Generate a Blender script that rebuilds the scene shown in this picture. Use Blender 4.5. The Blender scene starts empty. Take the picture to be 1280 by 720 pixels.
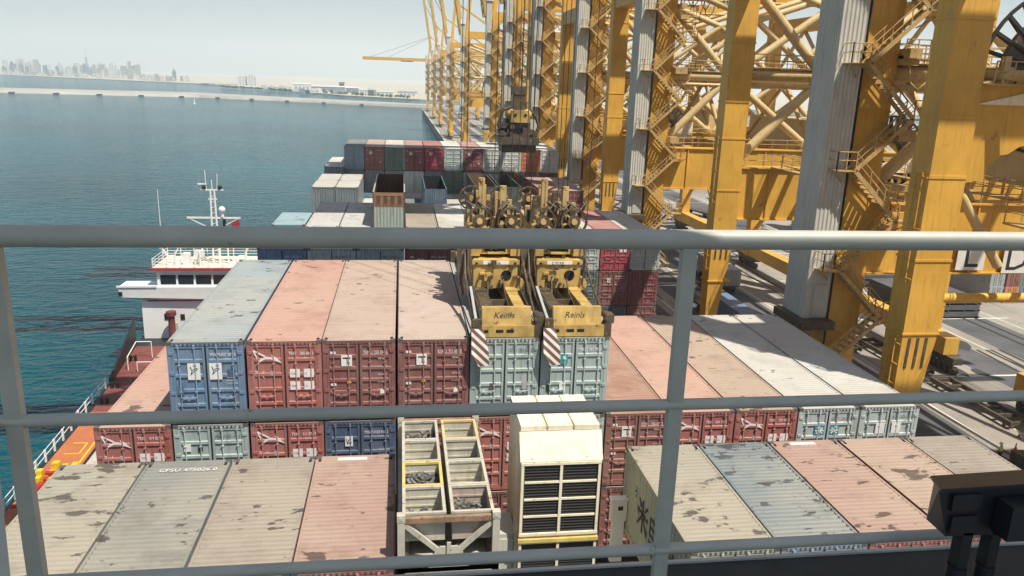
import bpy, bmesh, math, random
from mathutils import Vector, Matrix, Quaternion
random.seed(7)
PI = math.pi
SC = bpy.context.scene
COL = SC.collection
H = 35.0            # the eye stands this high above the water; every z below is measured from the eye and lifted at the end

# ------------------------------------------------------------------ materials
def new_mat(name):
    m = bpy.data.materials.new(name); m.use_nodes = True
    nt = m.node_tree
    b = nt.nodes['Principled BSDF']
    return m, nt, b

def N(nt, kind, **kw):
    n = nt.nodes.new(kind)
    for k, v in kw.items():
        if hasattr(n, k) and not k.startswith('i_'): setattr(n, k, v)
        else: n.inputs[k[2:].replace('_', ' ') if k.startswith('i_') else k].default_value = v
    return n

def noise(nt, vec, scale, detail=3, rough=.55, dist=0):
    n = nt.nodes.new('ShaderNodeTexNoise')
    n.inputs['Scale'].default_value = scale; n.inputs['Detail'].default_value = detail
    n.inputs['Roughness'].default_value = rough; n.inputs['Distortion'].default_value = dist
    nt.links.new(vec, n.inputs['Vector']); return n.outputs['Fac']

def ramp(nt, fac, a, b, ca=(0,0,0,1), cb=(1,1,1,1)):
    r = nt.nodes.new('ShaderNodeValToRGB')
    r.color_ramp.elements[0].position = a; r.color_ramp.elements[1].position = b
    r.color_ramp.elements[0].color = ca; r.color_ramp.elements[1].color = cb
    nt.links.new(fac, r.inputs['Fac']); return r.outputs['Color']

def mixc(nt, fac, a, b, mode='MIX'):
    m = nt.nodes.new('ShaderNodeMix'); m.data_type = 'RGBA'; m.blend_type = mode
    for sock, v in ((m.inputs['Factor'], fac), (m.inputs['A'], a), (m.inputs['B'], b)):
        if isinstance(v, (int, float)): sock.default_value = v
        elif isinstance(v, tuple): sock.default_value = v if len(v) == 4 else (*v, 1)
        else: nt.links.new(v, sock)
    return m.outputs['Result']

def objvec(nt, scale=(1,1,1), rnd=True):
    tc = nt.nodes.new('ShaderNodeTexCoord')
    mp = nt.nodes.new('ShaderNodeMapping'); mp.inputs['Scale'].default_value = scale
    nt.links.new(tc.outputs['Object'], mp.inputs['Vector'])
    oi = nt.nodes.new('ShaderNodeObjectInfo')
    if rnd:
        mu = nt.nodes.new('ShaderNodeMath'); mu.operation = 'MULTIPLY'; mu.inputs[1].default_value = 300
        nt.links.new(oi.outputs['Random'], mu.inputs[0])
        cb = nt.nodes.new('ShaderNodeCombineXYZ')
        for s in 'XYZ': nt.links.new(mu.outputs[0], cb.inputs[s])
        nt.links.new(cb.outputs[0], mp.inputs['Location'])
    return mp.outputs['Vector'], oi.outputs['Color']

def bump(nt, b, h, strength=.3, dist=.02):
    bp = nt.nodes.new('ShaderNodeBump'); bp.inputs['Strength'].default_value = strength; bp.inputs['Distance'].default_value = dist
    nt.links.new(h, bp.inputs['Height']); nt.links.new(bp.outputs['Normal'], b.inputs['Normal'])

def paint(name, col, rough=.5, var=.22, scale=1.2, rust=0., rustcol=(.13,.055,.025), metal=0., streak=True):
    """weathered painted steel"""
    m, nt, b = new_mat(name)
    v, oc = objvec(nt)
    f = noise(nt, v, scale, 5, .6)
    c = mixc(nt, ramp(nt, f, .3, .7), tuple(x*(1-var) for x in col), tuple(min(1, x*(1+var)) for x in col))
    if streak:
        v2, _ = objvec(nt, (3, 3, .25))
        s = noise(nt, v2, 2.0, 4, .6)
        c = mixc(nt, ramp(nt, s, .52, .75), c, tuple(x*.72 for x in col))
    if rust:
        f2 = noise(nt, v, scale*2.7, 6, .65)
        c = mixc(nt, ramp(nt, f2, .66-rust*.25, .72-rust*.22), c, rustcol)
    nt.links.new(c, b.inputs['Base Color'])
    b.inputs['Roughness'].default_value = rough; b.inputs['Metallic'].default_value = metal
    return m

def plain(name, col, rough=.6, metal=0.):
    m, nt, b = new_mat(name)
    v, oc = objvec(nt)
    f = noise(nt, v, 4, 3)
    nt.links.new(mixc(nt, f, tuple(x*.88 for x in col), tuple(min(1,x*1.1) for x in col)), b.inputs['Base Color'])
    b.inputs['Roughness'].default_value = rough; b.inputs['Metallic'].default_value = metal
    return m

def container_paint():
    m, nt, b = new_mat('container_paint')
    v, oc = objvec(nt)
    f = noise(nt, v, .9, 4, .6)
    c = mixc(nt, ramp(nt, f, .3, .75), oc, mixc(nt, .22, oc, (.55,.5,.45)))
    v2, _ = objvec(nt, (2.5, 2.5, .3))
    s = noise(nt, v2, 2.2, 5, .65)
    c = mixc(nt, ramp(nt, s, .50, .78), c, mixc(nt, .55, oc, (.10,.055,.03)))
    f2 = noise(nt, v, 3.4, 6, .7)
    c = mixc(nt, ramp(nt, f2, .66, .70), c, mixc(nt, .7, oc, (.11,.05,.025)))
    nt.links.new(c, b.inputs['Base Color']); b.inputs['Roughness'].default_value = .48
    return m

def roof_paint():
    m, nt, b = new_mat('roof_paint')
    v, oc = objvec(nt)
    f = noise(nt, v, .45, 5, .65)
    c = mixc(nt, ramp(nt, f, .33, .68), mixc(nt, .22, oc, (.30,.25,.19)), oc)
    # bleaching in bands along the ribs
    v3, _ = objvec(nt, (.25, 2.2, 1))
    f3 = noise(nt, v3, 1.2, 4, .7)
    c = mixc(nt, ramp(nt, f3, .56, .74), c, mixc(nt, .5, oc, (.24,.18,.11)))
    # scuffs
    v4, _ = objvec(nt, (1, 2.6, 1))
    f4 = noise(nt, v4, 5.5, 6, .75)
    c = mixc(nt, ramp(nt, f4, .60, .72), c, mixc(nt, .45, oc, (.16,.10,.07)))
    f6 = noise(nt, v, .16, 3, .6)
    c = mixc(nt, ramp(nt, f6, .42, .60), c, mixc(nt, .42, oc, (.40,.34,.25)))
    # puddle-shaped dark stains, a few per roof
    v5, _ = objvec(nt, (.85, 1.7, 1))
    big = noise(nt, v5, .33, 2, .5)
    sm = noise(nt, v5, 1.45, 4, .6, .12)
    mul = nt.nodes.new('ShaderNodeMath'); mul.operation = 'MULTIPLY_ADD'; mul.inputs[1].default_value = .38
    nt.links.new(big, mul.inputs[0]); nt.links.new(sm, mul.inputs[2])
    oi = nt.nodes.new('ShaderNodeObjectInfo')
    ma = nt.nodes.new('ShaderNodeMath'); ma.operation = 'MULTIPLY_ADD'; ma.inputs[1].default_value = .09
    nt.links.new(oi.outputs['Random'], ma.inputs[0]); nt.links.new(mul.outputs[0], ma.inputs[2])
    mb_ = nt.nodes.new('ShaderNodeMath'); mb_.operation = 'MULTIPLY_ADD'; mb_.inputs[1].default_value = .06   # object alpha: how spotted the roof is
    nt.links.new(oi.outputs['Alpha'], mb_.inputs[0]); nt.links.new(ma.outputs[0], mb_.inputs[2])
    st = ramp(nt, mb_.outputs[0], .925, .95)
    v6, _ = objvec(nt, (.9, 1.9, 1))
    f7 = noise(nt, v6, 3.3, 3, .6, .2)
    c = mixc(nt, ramp(nt, f7, .66, .73), c, mixc(nt, .6, oc, (.09,.045,.028)))
    f8 = noise(nt, v, .7, 6, .7)
    c = mixc(nt, ramp(nt, f8, .5, .68), c, mixc(nt, .35, oc, (.17,.12,.08)))
    c = mixc(nt, st, c, mixc(nt, .76, oc, (.045,.032,.026)))
    nt.links.new(c, b.inputs['Base Color']); b.inputs['Roughness'].default_value = .62
    b.inputs['Specular IOR Level'].default_value = .3
    # thin rust runs lying along the ribs
    v9, _ = objvec(nt, (.35, 9, 1)); f9 = noise(nt, v9, 1.6, 4, .6)
    c2 = mixc(nt, ramp(nt, f9, .63, .72), c, mixc(nt, .5, oc, (.15,.075,.04)))
    nt.links.new(c2, b.inputs['Base Color'])
    bump(nt, b, f4, .12, .02)
    return m

M = {}
M['paint'] = container_paint()
M['roof'] = roof_paint()
M['rod'] = paint('galvanised_rod', (.42,.42,.40), .45, .15, 3, .15)
M['casting'] = paint('corner_casting', (.12,.10,.09), .6, .3, 4, .3)
M['dark'] = plain('dark_recess', (.012,.012,.013), .8)  # near-black paint standing in for the shade inside holes and openings
M['gasket'] = plain('door_gasket', (.02,.02,.02), .7)
M['louvre'] = plain('louvre_grey', (.05,.048,.042), .8)
M['white'] = plain('white_decal', (.78,.77,.72), .5)
M['ink'] = plain('black_decal', (.03,.03,.03), .5)
M['amber'] = plain('amber_decal', (.75,.45,.04), .5)
M['teal'] = plain('teal_decal', (.03,.30,.32), .5)
M['yellow'] = paint('crane_yellow', (.69,.385,.062), .5, .16, .35, .035, (.34,.19,.06))
M['yellow_old'] = paint('weathered_yellow', (.52,.35,.14), .55, .22, 1.1, .2)
M['yellow_pale'] = paint('sun_bleached_yellow', (.62,.47,.23), .55, .14, .5, .06)
M['spreader'] = paint('spreader_yellow', (.50,.33,.10), .55, .38, 1.1, .22, (.15,.09,.045))
M['oily'] = paint('oily_dark_steel', (.085,.065,.045), .5, .4, 2, .3, (.30,.18,.05))
M['rope'] = plain('wire_rope', (.03,.028,.026), .6)
M['grey_clad'] = paint('grey_cladding', (.60,.58,.50), .5, .08, .4)
M['rail_grey'] = paint('rail_grey', (.51,.50,.425), .45, .10, 8, .035, (.30,.24,.17), streak=False)
M['lampblack'] = paint('lamp_black', (.022,.024,.026), .45, .3, 9)
M['deck_green'] = paint('dark_deck', (.018,.028,.025), .6, .3, 2)
M['cream'] = paint('cream_steel', (.86,.775,.57), .5, .10, 1.4, .08, (.35,.19,.07))
M['shipwhite'] = paint('ship_white', (.80,.80,.77), .45, .05, .8, .0, streak=False)
M['redoxide'] = paint('red_deck', (.20,.06,.045), .65, .2, .7, .08)
M['maroon'] = paint('maroon_deck', (.17,.045,.04), .65, .25, .7)
M['orange'] = paint('orange_deck', (.46,.15,.055), .6, .15, .5, .08, (.36,.08,.03))
M['hullblack'] = paint('hull_black', (.018,.019,.022), .5, .2, .5)
M['glass'] = plain('dark_glass', (.02,.024,.028), .08)
M['bin'] = paint('bin_grey', (.50,.47,.38), .55, .15, 1.8, .14, (.22,.12,.05))
M['binrim'] = paint('bin_yellow_rim', (.66,.50,.16), .55, .15, 2, .1)
M['gear'] = paint('twistlock_steel', (.16,.16,.15), .5, .5, 9, .3)
M['rusty'] = paint('rusty_bar', (.30,.19,.12), .7, .3, 3, .3)
M['brown_in'] = paint('brown_inside', (.14,.075,.04), .7, .3, 1)
M['hiviz'] = plain('hiviz', (.80,.95,.08), .7)
M['navycloth'] = plain('navy_cloth', (.02,.025,.05), .8)
M['skin'] = plain('skin', (.30,.17,.11), .6)
M['rubber'] = plain('rubber', (.015,.015,.016), .7)
M['redband'] = paint('red_band', (.36,.045,.06), .5, .1, 1)
M['flagred'] = plain('flag_red', (.35,.03,.03), .8)
M['pilered'] = plain('valve_red', (.42,.03,.025), .5)
M['valveyellow'] = plain('valve_yellow', (.75,.52,.02), .5)

def stripes():
    m, nt, b = new_mat('striped_flap')
    tc = nt.nodes.new('ShaderNodeTexCoord')
    w = nt.nodes.new('ShaderNodeTexWave'); w.wave_type = 'BANDS'; w.bands_direction = 'DIAGONAL'
    mp = nt.nodes.new('ShaderNodeMapping'); mp.inputs['Scale'].default_value = (1,0,1.1); mp.inputs['Rotation'].default_value = (0,0,0)
    nt.links.new(tc.outputs['Object'], mp.inputs['Vector']); nt.links.new(mp.outputs['Vector'], w.inputs['Vector'])
    w.inputs['Scale'].default_value = 1.9; w.inputs['Distortion'].default_value = .0
    c = ramp(nt, w.outputs['Fac'], .42, .5, (.72,.66,.58,1), (.16,.08,.06,1))
    nt.links.new(c, b.inputs['Base Color']); return m
M['stripe'] = stripes()

def facade(name, wall, glass, sx, sz):
    m, nt, b = new_mat(name)
    tc = nt.nodes.new('ShaderNodeTexCoord')
    br = nt.nodes.new('ShaderNodeTexBrick')
    mp = nt.nodes.new('ShaderNodeMapping'); mp.inputs['Rotation'].default_value = (PI/2, 0, 0)
    nt.links.new(tc.outputs['Object'], mp.inputs['Vector'])
    nt.links.new(mp.outputs['Vector'], br.inputs['Vector'])
    br.offset = 0; br.inputs['Scale'].default_value = 1
    br.inputs['Brick Width'].default_value = sx; br.inputs['Row Height'].default_value = sz
    br.inputs['Mortar Size'].default_value = sz*.28
    br.inputs['Color1'].default_value = (*glass, 1); br.inputs['Color2'].default_value = (*[g*1.4 for g in glass], 1)
    br.inputs['Mortar'].default_value = (*wall, 1)
    nt.links.new(br.outputs['Color'], b.inputs['Base Color']); b.inputs['Roughness'].default_value = .5
    return m
M['tower_a'] = facade('tower_concrete', (.42,.40,.37), (.10,.13,.16), 6, 4)
M['tower_b'] = facade('tower_glass', (.24,.28,.32), (.08,.12,.16), 9, 4)
M['tower_c'] = facade('tower_white', (.62,.61,.58), (.22,.25,.27), 8, 5)
M['shed'] = plain('shed_white', (.62,.62,.60), .6)
M['shedgrey'] = plain('shed_grey', (.25,.28,.31), .6)

def sand():
    m, nt, b = new_mat('pale_sand')
    v, _ = objvec(nt, (1,1,1), False)
    f = noise(nt, v, .02, 6, .6)
    nt.links.new(mixc(nt, f, (.40,.35,.26), (.58,.52,.40)), b.inputs['Base Color']); b.inputs['Roughness'].default_value = .9
    return m
M['sand'] = sand()

def concrete():
    m, nt, b = new_mat('quay_concrete')
    v, _ = objvec(nt, (1,1,1), False)
    f = noise(nt, v, .09, 6, .65)
    c = mixc(nt, ramp(nt, f, .3, .7), (.235,.212,.175), (.37,.335,.28))
    f2 = noise(nt, v, .7, 5, .7)
    c = mixc(nt, ramp(nt, f2, .60, .72), c, (.15,.14,.13))
    v2, _ = objvec(nt, (1.2,.05,1), False)
    f3 = noise(nt, v2, .8, 4, .6)
    c = mixc(nt, ramp(nt, f3, .56, .7), c, (.13,.125,.12))
    nt.links.new(c, b.inputs['Base Color']); b.inputs['Roughness'].default_value = .85
    return m
M['concrete'] = concrete()
M['asphalt'] = paint('asphalt_lane', (.10,.10,.10), .9, .25, .2, streak=False)
M['linepaint'] = paint('lane_paint', (.62,.60,.52), .7, .2, .6, streak=False)
M['steelrail'] = paint('crane_rail_steel', (.14,.12,.10), .5, .3, 1, .3)

def water():
    m, nt, b = new_mat('harbour_water')
    v, _ = objvec(nt, (1,1,1), False)
    big = noise(nt, v, .006, 4, .6)
    c = mixc(nt, ramp(nt, big, .35, .65), (.0006,.050,.068), (.001,.098,.122))
    pat = noise(nt, v, .03, 5, .6)
    c = mixc(nt, ramp(nt, pat, .5, .75), c, (.003,.068,.084))
    nt.links.new(c, b.inputs['Base Color'])
    b.inputs['Roughness'].default_value = .10; b.inputs['IOR'].default_value = 1.17; b.inputs['Specular IOR Level'].default_value = .28
    v1, _ = objvec(nt, (.55,1.25,1), False)
    w1 = noise(nt, v1, .42, 3, .5, .8)
    w2 = noise(nt, v1, 1.1, 3, .6, .6)
    w3 = noise(nt, v1, .12, 2, .5, .3)
    a = nt.nodes.new('ShaderNodeMath'); a.operation = 'MULTIPLY_ADD'; a.inputs[1].default_value = .35
    nt.links.new(w2, a.inputs[0]); nt.links.new(w1, a.inputs[2])
    a2 = nt.nodes.new('ShaderNodeMath'); a2.operation = 'MULTIPLY_ADD'; a2.inputs[1].default_value = .5
    nt.links.new(w3, a2.inputs[0]); nt.links.new(a.outputs[0], a2.inputs[2])
    bump(nt, b, a2.outputs[0], 1.0, 1.25)
    return m
M['water'] = water()

# ------------------------------------------------------------------ mesh builder
class MB:
    def __init__(s): s.v = []; s.f = []; s.m = []; s.sm = []
    def add(s, verts, faces, m=0, smooth=False):
        o = len(s.v); s.v += [tuple(v) for v in verts]
        for f in faces: s.f.append(tuple(i+o for i in f)); s.m.append(m); s.sm.append(smooth)
        return s
    def box(s, x0,x1,y0,y1,z0,z1, m=0):
        return s.add([(x0,y0,z0),(x1,y0,z0),(x1,y1,z0),(x0,y1,z0),(x0,y0,z1),(x1,y0,z1),(x1,y1,z1),(x0,y1,z1)],
                     [(0,3,2,1),(4,5,6,7),(0,1,5,4),(1,2,6,5),(2,3,7,6),(3,0,4,7)], m)
    def hexa(s, p, m=0):   # eight corners, bottom four then top four
        return s.add(p, [(0,3,2,1),(4,5,6,7),(0,1,5,4),(1,2,6,5),(2,3,7,6),(3,0,4,7)], m)
    def bar(s, p, q, w, h=None, m=0):
        h = h or w; p = Vector(p); q = Vector(q); d = (q-p).normalized()
        up = Vector((0,0,1)) if abs(d.z) < .95 else Vector((0,1,0))
        a = d.cross(up).normalized(); b = a.cross(d)
        c = [a*sx*w/2 + b*sz*h/2 for sx, sz in ((-1,-1),(1,-1),(1,1),(-1,1))]
        return s.add([p+k for k in c]+[q+k for k in c], [(0,1,2,3),(7,6,5,4),(0,4,5,1),(1,5,6,2),(2,6,7,3),(3,7,4,0)], m)
    def tube(s, p, q, r, n=8, m=0, r2=None, cap=True):
        r2 = r if r2 is None else r2
        p = Vector(p); q = Vector(q); d = (q-p).normalized()
        up = Vector((0,0,1)) if abs(d.z) < .95 else Vector((0,1,0))
        a = d.cross(up).normalized(); b = a.cross(d)
        ring = [a*math.cos(2*PI*i/n)+b*math.sin(2*PI*i/n) for i in range(n)]
        s.add([p+k*r for k in ring]+[q+k*r2 for k in ring], [(i,(i+1)%n,(i+1)%n+n,i+n) for i in range(n)], m, True)
        if cap:
            s.add([p+k*r for k in ring], [tuple(range(n))[::-1]], m); s.add([q+k*r2 for k in ring], [tuple(range(n))], m)
        return s
    def path(s, pts, r, n=6, m=0):
        for a, b in zip(pts, pts[1:]): s.tube(a, b, r, n, m)
        return s
    def prism(s, pts, axis, a, b, m=0):
        """polygon pts in the two other axes, extruded along axis from a to b"""
        def P(u, v, w): return {'x': (w,u,v), 'y': (u,w,v), 'z': (u,v,w)}[axis]
        n = len(pts)
        s.add([P(u,v,a) for u,v in pts]+[P(u,v,b) for u,v in pts],
              [tuple(range(n))[::-1], tuple(range(n,2*n))]+[(i,(i+1)%n,(i+1)%n+n,i+n) for i in range(n)], m)
        return s
    def ball(s, c, r, n=10, m=0, sx=1, sy=1, sz=1):
        vs = []; fs = []
        k = n//2
        for j in range(k+1):
            t = PI*j/k
            for i in range(n):
                u = 2*PI*i/n
                vs.append((c[0]+r*sx*math.sin(t)*math.cos(u), c[1]+r*sy*math.sin(t)*math.sin(u), c[2]+r*sz*math.cos(t)))
        for j in range(k):
            for i in range(n):
                fs.append((j*n+i, (j+1)*n+i, (j+1)*n+(i+1)%n, j*n+(i+1)%n))
        return s.add(vs, fs, m, True)
    def text(s, txt, size, x, y, z, m=0, facing='-y', align='LEFT', depth=.004, sx=1.0, shear=0):
        vs, fs = text_mesh(txt, align, shear)
        def P(u, v):
            u *= size*sx; v *= size
            if facing == '-y': return (x+u, y, z+v)
            if facing == 'up': return (x+u, y+v, z)
            if facing == '-x': return (x, y-u, z+v)
        s.add([P(u,v) for u,v in vs], fs, m); return s
    def mesh(s, name, mats):
        me = bpy.data.meshes.new(name); me.from_pydata(s.v, [], s.f)
        for x in mats: me.materials.append(x)
        me.polygons.foreach_set('material_index', s.m); me.polygons.foreach_set('use_smooth', s.sm)
        bm = bmesh.new(); bm.from_mesh(me); bmesh.ops.recalc_face_normals(bm, faces=bm.faces); bm.to_mesh(me); bm.free()
        me.update(); return me
    def build(s, name, mats, parent=None, loc=(0,0,0), color=None):
        if not isinstance(mats, (list, tuple)): mats = [mats]
        return put(name, s.mesh(name, mats), parent, loc, color)

_tx = {}
def text_mesh(txt, align='LEFT', shear=0):
    k = (txt, align, shear)
    if k not in _tx:
        cu = bpy.data.curves.new('lettering', 'FONT'); cu.body = txt; cu.align_x = align; cu.resolution_u = 2; cu.shear = shear
        ob = bpy.data.objects.new('lettering', cu); COL.objects.link(ob)
        bpy.context.view_layer.update()
        me = ob.evaluated_get(bpy.context.evaluated_depsgraph_get()).to_mesh()
        _tx[k] = ([(v.co.x, v.co.y) for v in me.vertices], [tuple(p.vertices) for p in me.polygons])
        bpy.data.objects.remove(ob); bpy.data.curves.remove(cu)
    return _tx[k]

def put(name, me, parent=None, loc=(0,0,0), color=None):
    o = bpy.data.objects.new(name, me); COL.objects.link(o); o.location = loc
    if parent: o.parent = parent
    if color: o.color = color if len(color) == 4 else (*color, 1)
    return o
def tag(o, label=None, cat=None, group=None, kind=None):
    if label: o['label'] = label
    if cat: o['category'] = cat
    if group: o['group'] = group
    if kind: o['kind'] = kind
    return o
def thing(name, label, cat, loc=(0,0,0), group=None, rz=0):
    o = bpy.data.objects.new(name, None); COL.objects.link(o); o.location = loc; o.rotation_euler.z = rz
    o.empty_display_size = .3
    return tag(o, label, cat, group)
M['rust_orange'] = paint('rusty_orange_panel', (.34,.19,.115), .6, .2, 2, .25)
M['palegreen'] = paint('faded_green_mark', (.42,.50,.36), .6, .1, 2)
M['green_in'] = paint('dark_green_inside', (.055,.075,.06), .7, .3, 1)
# ------------------------------------------------------------------ shipping containers
CW = 2.438
def corr(a, b, period, depth):
    """trapezoid profile from a to b: list of (t, d)"""
    n = max(1, round((b-a)/period)); p = (b-a)/n; out = []
    for i in range(n):
        t = a+i*p
        out += [(t,0),(t+.27*p,0),(t+.5*p,depth),(t+.77*p,depth)]
    out.append((b,0)); return out
_c = {}
def body_mesh(L, h, doors=True):
    k = ('body', L, h, doors)
    if k in _c: return _c[k]
    b = MB(); w = CW/2; l = L/2
    for sx in (-1,1):                       # corrugated side walls
        pr = corr(-l+.16, l-.16, .28, .036)
        vs = [(sx*(w-.012-d), t, .16) for t,d in pr]+[(sx*(w-.012-d), t, h-.09) for t,d in pr]; n = len(pr)
        b.add(vs, [(i,i+1,i+1+n,i+n) for i in range(n-1)])
        b.box(sx*w-.06*(sx>0), sx*w+.06*(sx<0), -l+.17, l-.17, h-.10, h-.02)
        b.box(sx*w-.05*(sx>0), sx*w+.05*(sx<0), -l+.17, l-.17, .02, .17)
        for sy in (-1,1):                   # corner posts
            b.box(sx*w-.13*(sx>0), sx*w+.13*(sx<0), sy*l-.16*(sy>0), sy*l+.16*(sy<0), .11, h-.11)
    pr = corr(-w+.13, w-.13, .28, .04)      # front (far) end
    n = len(pr)
    b.add([(t, l-.012-d, .13) for t,d in pr]+[(t, l-.012-d, h-.1) for t,d in pr], [(i,i+1,i+1+n,i+n) for i in range(n-1)])
    if not doors:                            # plain corrugated near end
        b.add([(t, -l+.012+d, .13) for t,d in pr]+[(t, -l+.012+d, h-.1) for t,d in pr], [(i,i+1,i+1+n,i+n) for i in range(n-1)])
    for sy in (-1,1):
        b.box(-w+.17, w-.17, sy*l-.10*(sy>0), sy*l+.10*(sy<0), h-.135, h-.015)   # header
        b.box(-w+.17, w-.17, sy*l-.10*(sy>0), sy*l+.10*(sy<0), .01, .13)          # sill
    b.box(-w+.06, w-.06, -l+.12, l-.12, .12, .14)
    for sx in (-1,1):
        for sy in (-1,1):
            for z0,z1 in ((0,.118),(h-.118,h)):
                x0,x1 = sorted((sx*(w+.002), sx*(w-.162))); y0,y1 = sorted((sy*(l+.002), sy*(l-.178)))
                b.box(x0,x1,y0,y1,z0,z1,1)
    if doors:                                # teeth of the header plate
        for i in range(15):
            x = -w+.26+i*(CW-.52)/14
            b.box(x-.03, x+.03, -l-.012, -l+.01, h-.11, h-.045, 1)
        b.box(-.012, .012, -l+.02, -l+.05, .13, h-.13, 1)
    _c[k] = b.mesh('container_body', [M['paint'], M['casting']]); return _c[k]
def roof_mesh(L, h, ribs=.016):
    k = ('roof', L, h, ribs)
    if k in _c: return _c[k]
    b = MB(); w = CW/2; l = L/2
    pr = corr(-l+.35, l-.35, .21, ribs); n = len(pr)
    z = h-.012
    b.add([(-w+.055, t, z-d) for t,d in pr]+[(w-.055, t, z-d) for t,d in pr], [(i,i+1,i+1+n,i+n) for i in range(n-1)])
    for sx in (-1,1): b.box(sx*w-.075*(sx>0), sx*w+.075*(sx<0), -l+.18, l-.18, h-.03, h-.006)
    for sy in (-1,1): b.box(-w+.165, w-.165, *sorted((sy*l, sy*(l-.36))), h-.03, h-.008)
    _c[k] = b.mesh('container_roof', [M['roof']]); return _c[k]
def door_mesh(side, h, ribs=5):
    k = ('door', side, h, ribs)
    if k in _c: return _c[k]
    b = MB(); w = CW/2
    x0, x1 = (-w+.135, -.014) if side < 0 else (.014, w-.135)
    z0, z1 = .14, h-.145
    def prof(z):
        return 0
    pts = [(z0,0)]
    for i in range(1, ribs):
        zc = z0+(z1-z0)*i/ribs
        pts += [(zc-.085,0),(zc-.05,-.042),(zc+.045,-.042),(zc+.07,0)]
    pts.append((z1,0)); n = len(pts); y = .045
    xa, xb = x0+.09, x1-.09
    b.add([(xa, y+d, z) for z,d in pts]+[(xb, y+d, z) for z,d in pts], [(i,i+1,i+1+n,i+n) for i in range(n-1)])
    for a,c in ((x0,xa),(xb,x1)): b.box(a, c, y-.034, y+.02, z0, z1)
    for a,c in ((z0,z0+.07),(z1-.07,z1)): b.box(xa, xb, y-.031, y+.02, a, c)
    hx = x0-.02 if side < 0 else x1+.02      # hinges
    for i in range(4):
        z = z0+.25+i*(z1-z0-.5)/3
        b.box(hx-.07, hx+.07, -.022, .02, z-.05, z+.05, 1)
    ex = x1 if side < 0 else x0
    b.box(ex-.012, ex+.012, .0, .02, z0, z1, 2)
    _c[k] = b.mesh('container_door', [M['paint'], M['paint'], M['gasket']]); return _c[k]
def rod_mesh(h, handle=1):
    k = ('rod', h, handle)
    if k in _c: return _c[k]
    b = MB(); z0, z1 = .10, h-.10
    b.tube((0,0,z0), (0,0,z1), .021, 8)
    for z in (z0+.1, z0+.55, z0+1.05, z1-.7, z1-.1): b.box(-.042, .042, -.026, .055, z-.022, z+.022)
    for z in (z0, z1-.07): b.box(-.035, .035, -.03, .0, z, z+.07)
    zh = .95
    b.bar((0,-.03,zh), (handle*.42,-.03,zh-.05), .03, .035)
    b.box(handle*.36-.035, handle*.36+.035, -.02, .05, zh-.09, zh+.0)
    _c[k] = b.mesh('lock_rod', [M['paint']]); return _c[k]

def lin(r, g, b):
    f = lambda c: (c/255/12.92) if c <= 10 else ((c/255+.055)/1.055)**2.4
    return (f(r), f(g), f(b))
# side colour, roof colour: base colours of the paint
PAL = {
 'blue':   ((.12,.21,.32), (.34,.41,.43)), 'navy': ((.045,.085,.155), (.20,.26,.34)),
 'red':    ((.37,.115,.095), (.60,.36,.285)), 'brown': ((.22,.075,.065), (.56,.42,.34)),
 'tanbrown': ((.22,.075,.065), (.60,.47,.40)), 'grey': ((.36,.44,.41), (.50,.52,.49)),
 'palegrey': ((.44,.49,.46), (.66,.66,.60)), 'cream': ((.34,.37,.29), (.46,.43,.345)),
 'ribgrey': ((.30,.34,.34), (.30,.31,.28)), 'stone': ((.30,.26,.21), (.43,.375,.31)),
 'salmon': ((.40,.12,.10), (.52,.34,.275)), 'steel': ((.20,.29,.36), (.20,.265,.285)),
 'apricot': ((.37,.11,.085), (.57,.42,.325)), 'rustbrown': ((.26,.10,.08), (.40,.19,.145)),
 'teal': ((.10,.24,.27), (.33,.50,.54)), 'slate': ((.16,.20,.215), (.60,.60,.56)),
 'maroon': ((.20,.045,.055), (.56,.34,.31)), 'crimson': ((.34,.035,.06), (.5,.2,.2)),
 'green': ((.10,.16,.13), (.40,.45,.40)), 'white': ((.55,.56,.52), (.68,.68,.62)),
 'orange': ((.50,.16,.07), (.6,.35,.25)), 'shade': ((.15,.17,.18), (.30,.31,.32)),  # last entry: grey darkened in the paint for containers standing in shadow
}
PITCH = 2.508; X0 = -10.2
def colx(k): return X0+PITCH*(k+.5)
BIRD = [(0,.42),(.17,0),(.40,.14),(.78,0),(.56,.33),(.37,.15),(.05,.40),(0,.42)]
def emblem_bird(b, x, y, z, s=1.0, m=0):
    O = [(.02,.50),(.20,.06),(.30,.20)]
    for (a,c),(d,e) in zip(O, O[1:]): b.bar((x+a*s,y,z+c*s),(x+d*s,y,z+e*s), .012, .05*s, m)
    b.bar((x+.02*s,y-.001,z+.50*s),(x+.42*s,y-.001,z+.27*s), .012, .05*s, m)
    b.prism([(x+q*s,z+r*s) for q,r in ((.20,.05),(.40,.17),(.60,.17),(.98,.02),(.80,.22),(.62,.34),(.66,.24),(.42,.27),(.30,.20))], 'y', y-.004, y+.004, m)
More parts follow.
